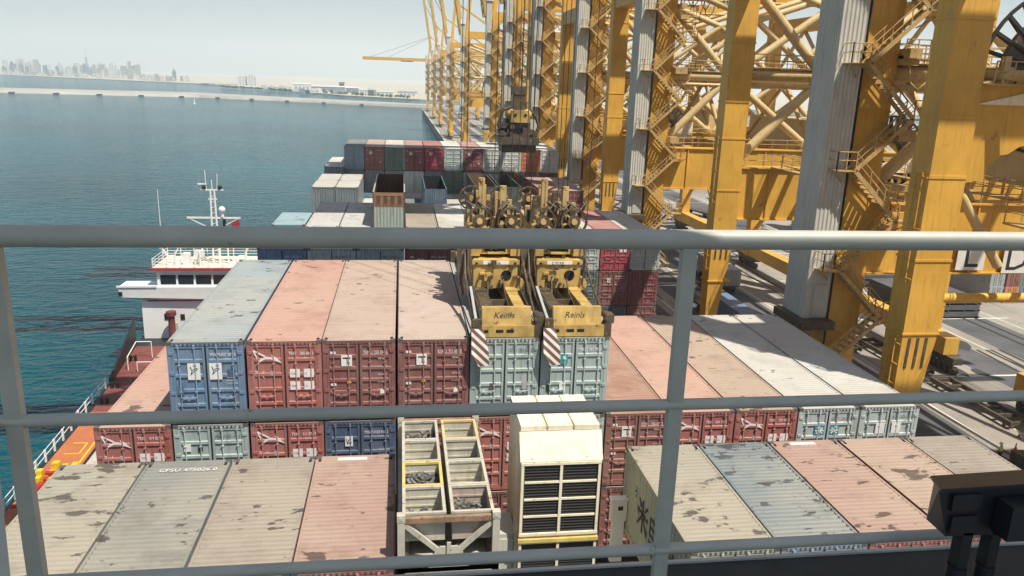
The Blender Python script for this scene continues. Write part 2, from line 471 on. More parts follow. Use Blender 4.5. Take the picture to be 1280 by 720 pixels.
def deco(c, doors, style, h, l, code):
    """lettering, placards and emblems on a container's doors; returns nothing"""
    w = CW/2; y = -l+.006; yl = -l-.0
    L, R = doors
    pale = style not in ('grey','star','placard','greyplain')
    t = MB()
    a, num = code
    mt = 0 if pale else 1
    t.text(a, .17, .13, y, h-.50, mt, sx=.72); t.text(num, .17, .50, y, h-.50, mt, sx=.66)
    t.text('45G1', .16, .62, y, h-.70, mt, sx=.8)
    if style in ('blue','red','brown','navy'):
        for i, s in enumerate(('MAX GROSS 30480 KG','TARE 3900 KG','NET 26580 KG','CU CAP 76.3 CBM')):
            zz = {'red': .98, 'blue': 1.18, 'brown': 1.0, 'navy': 1.12}[style]
            if style == 'red': continue
            t.text(s, .075, .62, y, h-zz-.27*i*(1 if style=='brown' else .38), mt, sx=.62)
    lt = t.build('lettering', [M['white'], M['ink']], R)
    if style == 'blue':
        for d, x in ((L,-.60),(R,.09)):
            p = MB(); p.box(x, x+.40, y-.012, y, h-1.32, h-.74)
            p.path([(x+.09,y-.016,h-.86),(x+.14,y-.016,h-1.0),(x+.10,y-.016,h-1.14),(x+.2,y-.016,h-1.02),(x+.3,y-.016,h-.96)], .012, 4, 1)
            p.path([(x+.16,y-.016,h-.98),(x+.26,y-.016,h-.90),(x+.33,y-.016,h-.94)], .011, 4, 1)
            p.build('placard', [M['white'], M['ink']], d)
        p = MB(); p.box(.66,.92,y-.008,y,h-1.23,h-.98); p.build('repair_patch', M['paint'], R, color=(.05,.09,.17))
        p = MB(); p.box(-.99,-.77,y-.008,y,h-1.85,h-1.55); p.build('repair_patch', M['paint'], L, color=(.06,.11,.19))
    if style == 'red':
        p = MB(); emblem_bird(p, -1.02, y, h-.80, .95); p.build('emblem', M['white'], L)
        for zz in ((1.0,1.30),(1.45,1.75)):
            for x in (.16,.62):
                p = MB(); p.box(x, x+.33, y-.008, y, h-zz[1], h-zz[0]); p.text('TARE' if x<.5 else '22', .11, x+.02, y-.011, h-zz[0]-.2, 1, sx=.8); p.build('placard', [M['white'], M['pilered']], R)
        p = MB(); p.box(-.47,-.33,y-.008,y,h-1.22,h-1.06); p.build('placard', M['rod'], L)
        p = MB(); p.text('3 (', .3, -1.0, y, h-1.25, 0); p.build('lettering', M['cream'], L)
    if style == 'brown':
        p = MB(); p.box(-.60,-.24,y-.01,y,h-.93,h-.53); p.text('T', .3, -.49, y-.014, h-.83, 1, sx=.9); p.box(-.55,-.29,y-.014,y-.011,h-.66,h-.61,1); p.build('placard', [M['white'], M['ink']], L)
        p = MB()
        for zz in (.40,1.55): p.box(-.96,-.78,y-.006,y,h-zz-.09,h-zz)
        p.build('placard', M['white'], L)
        p = MB(); p.prism([(-.43,h-1.55),(-.27,h-1.55),(-.35,h-1.40)], 'y', y-.01, y); p.build('warning_triangle', M['amber'], L)
        p = MB(); p.box(.70,.86,y-.008,y,h-2.02,h-1.80); p.build('placard', M['white'], R)
    if style == 'navy':
        p = MB(); p.box(-.54,-.27,y-.01,y,h-.96,h-.58); p.path([(-.5,y-.013,h-.66),(-.45,y-.013,h-.88),(-.42,y-.013,h-.72),(-.33,y-.013,h-.68)], .012, 4, 1); p.build('placard', [M['white'], M['ink']], L)
    if style == 'grey':
        p = MB(); p.box(-.92,-.68,y-.008,y,h-.98,h-.70); p.build('placard', M['white'], L)
        p = MB(); p.box(-.45,-.30,y-.008,y,h-.97,h-.78); p.build('placard', M['ink'], L)
    if style == 'greyplain':
        p = MB(); p.box(-.52,-.32,y-.008,y,h-1.92,h-1.66); p.build('repair_patch', M['casting'], L)
        p = MB(); p.box(.62,.92,y-.008,y,h-1.90,h-1.62); p.build('repair_patch', M['rod'], R)
    if style == 'teal':
        p = MB(); p.box(-.56,-.26,y-.008,y,h-.98,h-.62); p.ball((-.38,y-.005,h-.76), .07, 8, 1, 1, .2, 1); p.build('placard', [M['teal'], M['white']], L)
        p = MB(); p.box(-.52,-.30,y-.008,y,h-2.05,h-1.68); p.build('placard', M['white'], L)
        p = MB(); p.box(-1.0,-.82,y-.008,y,h-2.02,h-1.80); p.build('placard', M['ink'], L)
    if style == 'star':
        for d, x in ((L,-.30),(R,.30)):
            p = MB()
            for i in range(4):
                an = PI*i/4; p.bar((x-.17*math.cos(an),y-.003*i,h-.93-.17*math.sin(an)),(x+.17*math.cos(an),y-.003*i,h-.93+.17*math.sin(an)),.012,.05)
            p.build('emblem', M['white'] , d)
            p = MB(); p.box(x-.2,x+.2,y+.004,y+.012,h-1.15,h-.72); p.build('placard', M['teal'], d)
    if style == 'placard':
        for d, x in ((L,-.52),(R,.15)):
            p = MB(); p.box(x, x+.38, y-.01, y, h-1.12, h-.68); p.build('placard', M['white'], d)
    if style == 'squares':
        p = MB()
        for i in range(2):
            for j in range(2): p.box(.30+i*.36,.56+i*.36,y-.008,y,h-1.0-j*.4,h-.72-j*.4)
        p.build('placard', M['white'], R)

for _k,(_s,_r) in list(PAL.items()):
    PAL[_k] = (_s, tuple(q*.82 for q in _r))
for _k in ('cream','ribgrey','stone','salmon','steel','apricot'):
    PAL[_k] = (PAL[_k][0], tuple(q*.88 for q in PAL[_k][1]))
def container(kname, label, k, yfront, ztop, pal, L=12.19, h=2.896, doors=True, style=None, code=None, dx=0, group=None, ribs=.016, simple=False, nr=5, roof=None):
    side, rf = PAL[pal]
    jit = random.uniform(-.02,.02)
    c = thing('shipping_container', label, 'container', (colx(k)+dx+jit, yfront+L/2, ztop-h), group)
    if simple:
        pass
    put('body', body_mesh(L, h, doors), c, color=side)
    put('roof', roof_mesh(L, h, ribs), c, color=(*(roof or rf), 1.0 if yfront == YA else (.0 if yfront == YB and ztop == Z1 else .35)))
    if doors:
        ds = []
        for s in (-1,1):
            d = put('door', door_mesh(s, h, nr), c, (0,-L/2,0), color=side); ds.append(d)
            for x in ((.36,.86) if s > 0 else (-.86,-.36)):
                inner = abs(x) < .5
                put('lock_rod', rod_mesh(h, -s if not inner else s), d, (x,.0,0), tuple(.06+q*1.15 for q in side))
        if style:
            # decals are modelled round the door plane: shift them into the door's own frame
            n0 = set(COL.objects)
            deco(c, ds, style, h, 0, code or random_code())
    return c
def random_code():
    return (''.join(random.choice('CEGHKLMNRTSU') for _ in range(3))+'U', '%03d %03d %d' % (random.randint(100,999), random.randint(100,999), random.randint(0,9)))

ORD = ['first','second','third','fourth','fifth','sixth','seventh','eighth','ninth','tenth','eleventh','twelfth']
LEN20 = 6.06
ZA = -11.58; Z1 = -8.62; Z2 = -11.58; Z3 = -14.54
YA = 16.85; YB = 25.5; YC = 40.3; YD = 59.3; YF = 86.0; YG = 101.0
T = 2.896+.06
# --- nearest bay: short containers below the railing, only their roofs show
rowA = [(0,'cream','cream-roofed container, lower left corner of the picture'),
        (1,'ribgrey','ribbed grey-roofed container with two large dark stains and white roof lettering'),
        (2,'stone','stone-coloured container roof between the ribbed grey and salmon roofs'),
        (3,'salmon','salmon-roofed container beside the open lashing bins'),
        (7,'cream','cream-roofed container with dark characters on its shaded green side'),
        (8,'steel','stained blue-grey roofed container between cream and salmon ones'),
        (9,'salmon','salmon-roofed container right of the stained blue-grey roof, with red doors'),
        (10,'apricot','apricot-roofed container, second from the quay in the nearest row'),
        (11,'stone','pale tan-roofed container nearest the quay in the nearest row')]
contA = {}
for k, p, lab in rowA:
    contA[k] = container('', lab, k, YA, ZA, p, LEN20, style='grey' if k == 7 else ('navy' if k == 8 else ('red' if k == 9 else None)), ribs=.03 if p in ('ribgrey','steel') else .012)
t = MB(); t.text('CPSU 475026 0', .26, -.75, 2.35, 2.896+.004, 0, 'up'); t.build('roof_lettering', M['white'], contA[1])
t = MB(); t.text('NYKU 528411 1', .26, -.75, -2.75, 2.896+.004, 0, 'up'); t.build('roof_lettering', M['white'], contA[8])
for k in (3, 9): 
    t = MB(); t.box(-.55,.35,2.72,2.88,2.89,2.902); t.box(-.2,.5,-2.8,-2.7,2.89,2.901); t.build('roof_stripe', M['white'], contA[k])
# dark brushed characters on the shaded port wall of the cream container
t = MB(); xs = -CW/2-.004; rs = random.Random(3)
def stroke(y0, z0, y1, z1, w=.1): t.bar((xs, y0, z0), (xs, y1, z1), w, .006, 1)
def glyph(yc, zc, s, m):
    for (a,b_,c_,d_) in m: t.bar((xs, yc-a*s, zc+b_*s), (xs, yc-c_*s, zc+d_*s), .012, .11*s*1.2, 0)
glyph(.9,1.55,.62,[(0,.9,0,-.9),(-.8,.1,.8,.1),(-.6,.75,-.25,.35),(.6,.75,.25,.35),(-.1,0,-.75,-.75),(.1,0,.75,-.75)])
glyph(-.35,1.42,.62,[(-.8,.85,.8,.85),(-.8,.85,-.8,0),(.8,.85,.8,0),(-.8,0,.8,0),(-.8,.42,.8,.42),(0,.85,0,-.9),(-.9,-.4,.9,-.4),(-.8,-.9,.8,-.9)])
glyph(-1.6,1.40,.62,[(-.8,.6,.8,.6),(-.3,.95,-.3,.3),(.3,.95,.3,.3),(-.7,.1,.7,.1),(0,.3,0,-.9),(-.6,-.3,-.9,-.8),(.6,-.3,.9,-.8),(-.5,-.9,.1,-.9)])
t.build('lettering', M['ink'], contA[7])
t = MB(); xs2 = xs
for a in range(5): t.bar((xs, 1.75-.16*math.cos(a*1.256), 1.95+.2*math.sin(a*1.256)), (xs, 1.75, 1.95), .012, .07)
t.bar((xs,1.62,1.75),(xs,1.30,1.3),.012,.08); t.build('emblem', M['palegreen'] if 'palegreen' in M else M['rod'], contA[7])

# --- second row: the doors that face the camera
B1 = [(1,'blue','blue',('MWMU','937 589 0'),'blue container with two white placards on its doors, top of the second row'),
      (2,'red','red',('TRIU','280 486 3'),'red container with white bird emblem on its doors and bleached salmon roof, upper tier'),
      (3,'brown','brown',('TEMU','250 694 6'),'brown-doored container with tan roof, beside the red bird container'),
      (4,'tanbrown','brown',('KSKU','711 607 8'),'brown-doored container with pale tan roof, just left of the yellow spreaders'),
      (5,'grey','greyplain',('CPSU','901 427 2'),'grey-green container under the left yellow spreader'),
      (6,'grey','teal',('MSCU','282 198 5'),'grey-green container with small teal label under the right yellow spreader')]
for k,p,st,code,lab in B1: container('', lab, k, YB, Z1, p, style=st, code=code, nr=6 if st=='brown' else 5, ribs=.024 if p=='blue' else .012)
B2 = [(0,'red','red',('TRIU','419 829 0'),'low red container at the outer left end, its salmon roof half in shadow'),
      (1,'grey','grey',('MSKU','572 137 4'),'grey-green container with white and black labels under the blue one'),
      (2,'red','red',('TRIU','311 076 9'),'red container with white bird emblem directly under the other red one'),
      (3,'navy','navy',('MSWU','028 816 2'),'navy blue container under the brown one, beside the lashing bins'),
      (4,'brown','brown',('GESU','640 225 1'),'brown container behind the open lashing bins'),
      (5,'red','red',('TRIU','533 190 7'),'shaded red container with bird emblem between the bins and the cream vent house'),
      (6,'grey','greyplain',('CPSU','377 204 8'),'grey container hidden behind the cream vent house'),
      (7,'rustbrown','brown',('FCIU','206 671 3'),'rust-stained brown-roofed container right of the spreaders'),
      (8,'red','red',('TRIU','604 118 5'),'red bird container behind the railing post, smooth salmon roof'),
      (9,'apricot','red',('TRIU','592 407 1'),'red bird container with stained apricot roof, fourth from the quay'),
      (10,'palegrey','star',('CPSU','116 309 4'),'pale grey container with white star emblems on its doors'),
      (11,'palegrey','placard',('HLXU','820 552 6'),'pale grey container with two white placards nearest the yellow crane leg')]
for k,p,st,code,lab in B2: container('', lab, k, YB, Z2, p, style=st, code=code, nr=6 if st=='brown' else 5)
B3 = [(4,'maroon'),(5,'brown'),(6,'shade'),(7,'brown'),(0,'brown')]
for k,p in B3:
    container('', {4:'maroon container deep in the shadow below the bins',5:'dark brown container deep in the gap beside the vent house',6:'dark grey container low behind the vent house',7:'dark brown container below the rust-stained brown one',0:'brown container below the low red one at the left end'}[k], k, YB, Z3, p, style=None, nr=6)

# --- third row, mostly hidden by the second
C1 = [(1,'blue','blue','blue container just behind the roof of the front blue one'),
      (2,'palegrey','grey','pale grey container peeping over the red container roof'),
      (3,'grey','greyplain','grey-green container peeping over the tan roof'),
      (4,'brown','brown','brown container peeping over the pale tan roof'),
      (5,'red','brown','red container behind the left yellow spreader'),
      (6,'green','greyplain','dark green container behind the right yellow spreader')]
for k,p,st,lab in C1: container('', lab, k, YC, Z1, p, LEN20, style=st, dx=.35)
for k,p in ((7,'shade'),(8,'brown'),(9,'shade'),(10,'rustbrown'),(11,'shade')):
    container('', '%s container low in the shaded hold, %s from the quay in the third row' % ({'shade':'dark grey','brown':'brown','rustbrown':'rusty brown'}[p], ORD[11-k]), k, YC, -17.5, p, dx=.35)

# --- fourth row
container('', 'short teal-roofed container at the sea side of the fourth row', 0, YD+.7, -11.0, 'teal', LEN20, doors=False, dx=.45)
for k,p,lab in ((1,'slate','white-roofed slate container right of the teal roof'),(2,'slate','white-roofed slate container whose roof lies mostly in shadow'),
          (4,'stone','tan-roofed container right of the green open-top container'),(5,'palegrey','pale roofed container with half its roof in shadow, fourth row'),
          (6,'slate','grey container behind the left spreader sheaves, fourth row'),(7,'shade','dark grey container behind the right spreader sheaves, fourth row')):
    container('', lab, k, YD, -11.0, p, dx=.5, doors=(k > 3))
for j,(z,row) in enumerate(((-11.5,['palegrey','crimson','palegrey']),(-11.5-T,['green','brown','maroon']),(-11.5-2*T,['brown','shade','brown']))):
    for i,p in enumerate(row):
        nm = {'palegrey':'pale grey','crimson':'crimson red','green':'dark green','brown':'brown','maroon':'maroon','shade':'dark grey'}[p]
        container('', '%s container, %s tier of the stack %s the railing post' % (nm, ['top','middle','bottom'][j], ['well left of','left of','just behind'][i]), 9+i, YD, z, p, dx=.85, style=None if j==2 else ('squares' if p=='crimson' else ('navy' if p=='brown' else ('grey' if p=='palegrey' else None))))

# open-topped containers
def open_top(label, k, y, ztop, hb, side, inside, L=12.19, dx=.5, head=None, h=2.896):
    w = CW/2; l = L/2
    c = thing('open_container', label, 'container', (colx(k)+dx, y+l, ztop-h))
    b = MB()
    for sx in (-1,1):
        pr = corr(-l+.1, l-.1, .28, .036); n = len(pr)
        b.add([(sx*(w-.012-d),t_,.1) for t_,d in pr]+[(sx*(w-.012-d),t_,h-.05) for t_,d in pr], [(i,i+1,i+1+n,i+n) for i in range(n-1)])
        b.add([(sx*(w-.07),-l+.1,.2),(sx*(w-.07),l-.1,.2),(sx*(w-.07),l-.1,h-.05),(sx*(w-.07),-l+.1,h-.05)], [(0,1,2,3)], 1)
        x0,x1 = sorted((sx*w, sx*(w-.1))); b.box(x0,x1,-l+.13,l-.13,h-.12,h)
        for sy in (-1,1):
            y0,y1 = sorted((sy*l, sy*(l-.13))); b.box(x0,x1,y0,y1,0,h+.03,1 if head else 0)
    b.box(-w+.1,w-.1,-l+.1,l-.1,.1,.2,1)
    b.box(-w+.1,w-.1,l-.09,l-.02,.2,h-.02,1)
    b.build('body', [side if not isinstance(side, tuple) else M['paint'], inside], c, color=side if isinstance(side, tuple) else None)
    e = MB(); zz = h if head is None else h*hb
    pr = corr(-w+.1, w-.1, .24, .03); n = len(pr)
    e.add([(t_,-l+.02+d,.1) for t_,d in pr]+[(t_,-l+.02+d,zz) for t_,d in pr], [(i,i+1,i+1+n,i+n) for i in range(n-1)])
    e.add([(-w+.1,-l+.06,.1),(w-.1,-l+.06,.1),(w-.1,-l+.06,zz),(-w+.1,-l+.06,zz)], [(0,1,2,3)])
    e.build('end_wall', M['paint'], c, color=side if isinstance(side, tuple) else (.4,.42,.4))
    if head:
        g = MB(); g.box(-w+.1,w-.1,-l+.03,-l+.09,zz,h-.02)
        for i in range(4):
            x = -w+.22+i*.53; g.box(x,x+.40,-l+.0,-l+.032,zz+.12,zz+.14); g.box(x,x+.40,-l,-l+.032,h-.25,h-.23); g.box(x,x+.02,-l,-l+.032,zz+.12,h-.23); g.box(x+.38,x+.40,-l,-l+.032,zz+.12,h-.23)
            g.box(x+.06,x+.34,-l+.02,-l+.032,zz+.2,h-.3,1)
        g.build('end_header', [head, M['brown_in']], c)
    return c
open_top('open-topped container, pale green below and rusty orange panelled end above', 3, YD, -8.35, .62, (.36,.42,.35), M['brown_in'], head=M['rust_orange'] if 'rust_orange' in M else M['rusty'])
container('', 'grey-green container supporting the panelled open-topped one', 3, YD, -8.35-T, 'grey', dx=.5, doors=False)
# --- sixth row
for k in (0,1):
    for j in (0,1):
        container('', '%s slate container with white roof and plain end, %s' % (['outer','inner'][k], ['facing the camera before the sea' ,'behind its near twin'][j]), k, YF+j*6.13, -11.6, 'slate', LEN20, doors=False, dx=.6)
for k in range(0,12):
    p = ['slate','palegrey','white','palegrey','steel','white','slate','palegrey','shade','brown','slate','rustbrown'][k]
    container('', '%s container, %s from the sea in the bottom tier of the sixth row' % ({'slate':'slate grey','palegrey':'pale grey','white':'white','steel':'blue-grey','shade':'dark grey','brown':'brown','rustbrown':'rusty brown'}[p], ORD[k]), k, YF, -14.56, p, dx=.6, doors=k not in (0,1))
open_top('blue open-topped container with folded tarpaulin, sixth row', 5, YF, -11.65, 1, (.07,.13,.19), M['hullblack'], dx=.2)
open_top('dark brown open-topped container left of the ropes, sixth row', 7, YF, -11.3, 1, (.07,.065,.06), M['brown_in'], dx=.8)
open_top('dark green open-topped container behind the spreader posts', 8, YF, -11.3, 1, (.05,.08,.06), M['green_in'] if 'green_in' in M else M['hullblack'], dx=1.0)
container('', 'brown ribbed-roof container right of the open-topped green one', 10, YF, -11.6, 'rustbrown', dx=.6, ribs=.05)
container('', 'brown container nearest the quay in the sixth row', 11, YF, -11.6, 'brown', dx=.6, ribs=.05)
# --- farthest wall of containers
G1 = ['steel','brown','green','maroon','crimson','grey','maroon','white','white','orange','white','white']
G2 = ['slate','slate','slate','white','slate','green','grey','slate','brown','shade','maroon','shade']
nmG = {'steel':'blue-grey','brown':'brown','green':'dark green','maroon':'maroon','crimson':'crimson','grey':'grey','white':'white','orange':'orange','slate':'slate grey','shade':'dark grey'}
rfG = {'green': (.66,.64,.56), 'grey': (.66,.66,.60), 'white': (.66,.66,.60)}
for k in range(1,12):
    for j,(row,z) in enumerate(((G1,-8.45),(G2,-8.45-T))):
        p = row[k-1]
        container('', '%s container in the %s tier of the farthest wall, %s from the sea' % (nmG[p], ['upper','lower'][j], ORD[k-1]), k, YG, z, p, dx=.58, style='brown' if p in ('maroon','brown','crimson') and j==0 else None, doors=not (p=='slate'), roof=rfG.get(p))
container('', 'white-roofed container at the sea end, below the farthest wall', 0, YG-.5, -10.95, 'slate', dx=.6, doors=False, roof=(.66,.66,.60))
# ------------------------------------------------------------------ own ship
b = MB()
hx0, hx1 = -10.6, 21.3
out = [(hx0,-60),(hx1,-60),(hx1,118),(16,140),(5.4,160),(-5,140),(hx0,118)]
b.prism(out, 'z', -37, -20.6)
s = b.build('ship_hull', [M['hullblack'], M['maroon']]); tag(s, 'dark hull of the container ship under the stacked containers', 'ship')
for k in range(0):
    pass
# ---- lashing bridge in the gap behind the nearest row
lb = thing('lashing_bridge', 'dark steel lashing walkway in the shadowed gap behind the vent house', 'walkway', (0,24.2,-20.6))
b = MB(); b.box(-10.2,20,-.55,.55,3.2,3.35); b.build('walkway', M['oily'], lb)
for i in range(13):
    b = MB(); b.box(X0+PITCH*i-.06, X0+PITCH*i+.06, -.5,-.38, 0, 4.4 if i in (5,7) else 3.2); b.build('post', M['oily'], lb)
jb = thing('junction_box', 'small white electrical box standing in the gap by the rust-brown container', 'electrical box', (7.15,22.5,-15.6))
b = MB(); b.box(-.26,.26,-.12,.12,1.55,2.3); b.box(-.3,.3,-.15,.15,2.3,2.36); b.build('cabinet', M['shipwhite'], jb)
b = MB(); b.box(-.05,.12,-.127,-.121,1.95,2.1); b.build('label_plate', M['ink'], jb)
b = MB(); b.box(-.2,.2,-.1,.1,0,1.55); b.build('pedestal', M['shipwhite'], jb)
# support blocks that carry the nearest row
# ---- vent house
vh = thing('vent_house', 'cream vent house with black louvre panes and bright sloping hood', 'vent house', (4.55,20,-20.6))
z = lambda q: q+20.6
b = MB(); W = 1.16
# profile in (y, z): back, top, sloped hood, front
pr = [(2.6,z(-20.6)),(2.6,z(-9.62)),(.30,z(-9.74)),(-.02,z(-10.42)),(-.02,z(-20.6))]
b.prism([(y_,z_) for y_,z_ in pr], 'x', -W, W)
b.build('housing', M['cream'], vh)
b = MB()
b.prism([(.34,z(-9.722)),(.31,z(-9.70)),(-.08,z(-10.47)),(-.055,z(-10.50)),(-.02,z(-10.42))], 'x', -W-.05, W+.05)
b.build('hood', M['cream'], vh)
b = MB()
for x0,x1 in ((-W,-.42),(-.36,.36),(.42,W)): b.box(x0,x1,.35,2.6,z(-9.70),z(-9.56))
b.build('top_plate', M['cream'], vh)
for zt,zb in ((-10.58,-12.78),(-13.12,-15.3)):
    b = MB(); xw = W-.10
    b.box(-W-.02,W+.02,-.10,-.025,z(zt)-.0,z(zt)+.08); b.box(-W-.02,W+.02,-.10,-.025,z(zb)-.08,z(zb))
    for x in (-xw-.07, 0, xw+.07): b.box(x-.04,x+.04,-.09,-.025,z(zb),z(zt))
    for i in range(1,4): zz = z(zt)+(zb-zt)*i/4; b.box(-xw,-.04,-.085,-.025,zz-.03,zz+.03); b.box(.04,xw,-.085,-.025,zz-.03,zz+.03)
    fr = b.build('louvre_frame', M['cream'], vh)
    for x0,x1 in ((-xw-.03,-.04),(.04,xw+.03)):
        b = MB()
        for i in range(4):
            za = z(zt)+(zb-zt)*i/4; zc = z(zt)+(zb-zt)*(i+1)/4
            for j in range(6):
                q = za+(zc-za)*(j+.5)/6; b.hexa([(x0,-.03,q-.035),(x1,-.03,q-.035),(x1,-.022,q-.045),(x0,-.022,q-.045),(x0,-.055,q+.0),(x1,-.055,q+.0),(x1,-.048,q+.012),(x0,-.048,q+.012)])
        b.box(x0,x1,-.024,-.021,z(zb),z(zt))
        b.build('louvre_panel', M['louvre'], fr)
b = MB(); b.box(-W-.04,W+.04,-.14,-.03,z(-13.06),z(-12.95)); b.build('drip_ledge', M['binrim'], vh)
b = MB(); b.box(-W-.10,-W-.003,.2,.5,z(-20.6),z(-10.2)); b.build('side_duct', M['cream'], vh)
# grey locker in the gap left of it
gl = thing('gas_locker', 'grey-green steel locker in the shade between bins and vent house', 'locker', (2.98,20.3,-20.6))
b = MB(); b.box(-.42,.36,0,1.2,0,z(-13.0)); b.build('cabinet', M['rail_grey'], gl)
b = MB(); b.box(-.34,.28,-.03,-.002,z(-16),z(-13.15)); b.build('door', M['grey_clad'], gl)
# ---- lashing-gear bins on their frame
fx0, fx1, fy0, fy1 = -.12, 2.40, 17.0, 22.9
fr = thing('lashing_platform', 'steel platform frame holding eight open lashing bins', 'bin frame', ((fx0+fx1)/2, (fy0+fy1)/2, -14.4))
zz = lambda q: q+14.4
hw, hl = (fx1-fx0)/2, (fy1-fy0)/2
b = MB(); b.box(-hw,hw,-hl,hl,zz(-11.85),zz(-11.6)); b.box(-hw,hw,-hl,-hl+.15,zz(-12.0),zz(-11.6)); b.build('floor_frame', M['bin'], fr)
b = MB()
for i in range(4): b.box(-hw+.2+i*.55, -hw+.6+i*.55, -hl-.01,-hl+.02, zz(-12.6), zz(-12.05))
b.box(-hw,hw,-hl+.02,-hl+.2,zz(-12.9),zz(-12.0)); b.build('base_beam', M['shipwhite'], fr)
for sx in (-1,1):
    b = MB(); b.box(*sorted((sx*.18,sx*.30)),-hl+.3,hl-.2,zz(-11.598),zz(-11.102)); b.box(*sorted((sx*.98,sx*1.10)),-hl+.3,hl-.2,zz(-11.598),zz(-11.102)); b.build('bearer', M['oily'], fr)
for sx in (-1,1):
    for sy in (-1,1):
        b = MB(); x = sx*(hw-.09); y = sy*(hl-.09)
        b.box(x-.09,x+.09,y-.09,y+.09,0,zz(-10.32)); b.box(x-.10,x+.10,y-.10,y+.10,zz(-10.44),zz(-10.26)); b.box(x-.045,x+.045,y-.11,y-.10,zz(-10.39),zz(-10.31)) 
        b.build('corner_post', M['bin'], fr)
for sy in (-1,1):
    b = MB(); b.box(-hw+.18,hw-.18,sy*(hl-.09)-.06,sy*(hl-.09)+.06,zz(-10.50),zz(-10.36)); b.build('end_bar', M['rusty'], fr)
for sx in (-1,1):
    b = MB(); b.bar((sx*(hw-.18),-hl+.09,zz(-10.55)),(sx*.14,-hl+.09,zz(-11.42)),.09,.12); b.build('diagonal_brace', M['bin'], fr)
b = MB(); b.prism([(-.36,zz(-11.58)),(.36,zz(-11.58)),(.36,zz(-11.35)),(.22,zz(-11.18)),(-.22,zz(-11.18)),(-.36,zz(-11.35))],'y',-hl+.04,-hl+.08); b.box(-.05,.05,-hl+.0,-hl+.04,zz(-11.58),zz(-11.05)); b.build('gusset_plate', M['bin'], fr)
b = MB(); b.box(-.5,.5,-hl-.004,-hl,zz(-11.72),zz(-11.64)); b.build('name_plate', M['white'], fr)
BL = 1.36
rims = {(0,1):'binrim',(1,3):'yellow_pale'}
M['stone_bin'] = paint('pinkish_bin', (.46,.38,.31), .55, .15, 1.8, .14, (.22,.12,.05))
gear_in = {(0,3):(42,1),(0,1):(60,1),(0,0):(14,.6),(1,2):(16,.8),(1,0):(30,.9)}
for lane in (0,1):
    xc = (fx0+.16+.50) if lane == 0 else (fx1-.16-.50); bw = .51
    for i in range(4):
        y0 = fy0+.22+i*BL; y1 = y0+BL-.06
        c = thing('gear_bin', 'lashing bin %s from the front in the %s lane%s' % (ORD[i], ['left','right'][lane], {(0,1):', heaped with twistlocks',(0,3):', half full of twistlocks',(0,0):', a few fittings on its floor',(1,2):', few fittings in a corner',(1,0):', pinkish inside, loose fittings'}.get((lane,i), ', empty')), 'bin', (xc,(y0+y1)/2,-11.098), 'lashing bins on the platform frame')
        h = .72; l = (y1-y0)/2; b = MB()
        b.box(-bw,bw,-l,l,0,.04)
        for sx in (-1,1): b.box(*sorted((sx*bw,sx*(bw-.035))),-l,l,.04,h)
        for sy in (-1,1): b.box(-bw+.035,bw-.035,*sorted((sy*l,sy*(l-.035))),.04,h)
        for q in (.24,.48): b.box(-bw+.04,bw-.04,l-.06,l-.036,q-.025,q+.025)
        b.build('bin_body', M['stone_bin'] if (lane,i) == (1,0) and 'stone_bin' in M else M['bin'], c)
        b = MB()
        for sx in (-1,1): b.box(*sorted((sx*(bw+.03),sx*(bw-.05))),-l-.02,l+.02,h+.002,h+.065)
        for sy in (-1,1): b.box(-bw+.05,bw-.05,*sorted((sy*(l+.02),sy*(l-.06))),h+.002,h+.065)
        b.build('bin_rim', M[rims.get((lane,i),'bin')], c)
        if (lane,i) in gear_in:
            n, sp = gear_in[(lane,i)]
            g = MB(); rr = random.Random(lane*9+i)
            for _ in range(n*3):
                x = rr.uniform(-bw+.1, (bw-.1)*(sp*2-1)); y = rr.uniform(-l+.15,l-.12); q = .05+rr.random()**1.5*(.30 if n > 25 else .12)*(1-abs(x)/bw*.4)+ (.16*(y+l)/(2*l) if n > 25 else .0)
                a = Vector((rr.uniform(-1,1),rr.uniform(-1,1),rr.uniform(-.4,.8))).normalized()*rr.uniform(.05,.11)
                g.bar(Vector((x,y,q))-a, Vector((x,y,q))+a, rr.uniform(.05,.09))
            tag(g.build('twistlock_heap', M['gear'], None, (xc,(y0+y1)/2,-11.055)), 'heap of grey twistlocks and lashing fittings lying in the %s bin of the %s lane' % (ORD[i], ['left','right'][lane]), 'lashing gear', 'twistlock heaps in the bins')

# ------------------------------------------------------------------ railing, deck and lamp right in front of the eye
RY = 1.45
dk = MB(); dk.box(-9,9,-4,1.768,-1.37,-1.25); tag(dk.build('bridge_deck', M['deck_green']), kind='structure')
dk = MB(); dk.box(-9,9,1.769,1.781,-1.32,-1.244); tag(dk.build('deck_edge_strip', M['rail_grey']), kind='structure')
dh = MB(); dh.box(-9,9,-4,1.7,-20.6,-1.375); tag(dh.build('deckhouse', M['shipwhite']), 'white deckhouse front directly under the railed bridge deck', 'deckhouse')
ov = MB(); ov.prism([(-4,-.1),(4.5,-.1),(4.5,.795),(1.12,.795),(.60,.93),(-4,.98)], 'z', 1.1, 1.22); tag(ov.build('overhead_shade_slab', M['shipwhite']), 'narrow white overhead slab, unseen, added to shade the railing', 'deck')  # unseen slab, its outline shaped to cast the shadow on the rails
for xx in (-3.6, 4.1):
    b = MB(); b.box(xx-.06,xx+.06,-.05,.07,-1.249,1.1); tag(b.build('support_post', M['shipwhite']), 'white post holding up the %s end of the added overhead shade slab' % ('left' if xx < 0 else 'right'), 'post')  # unseen posts added to carry the shading slab
gr = thing('guard_rail', 'grey tubular guard railing crossing the whole picture in front of the containers', 'railing', (0,RY,-1.4))
for nm, zr, r in (('top_rail',-.2893,.0200),('middle_rail',-.6407,.0122),('lower_rail',-.984,.0125)):
    b = MB(); b.tube((-5,0,zr+1.4),(5,0,zr+1.4),r,20); b.build(nm, M['rail_grey'], gr)
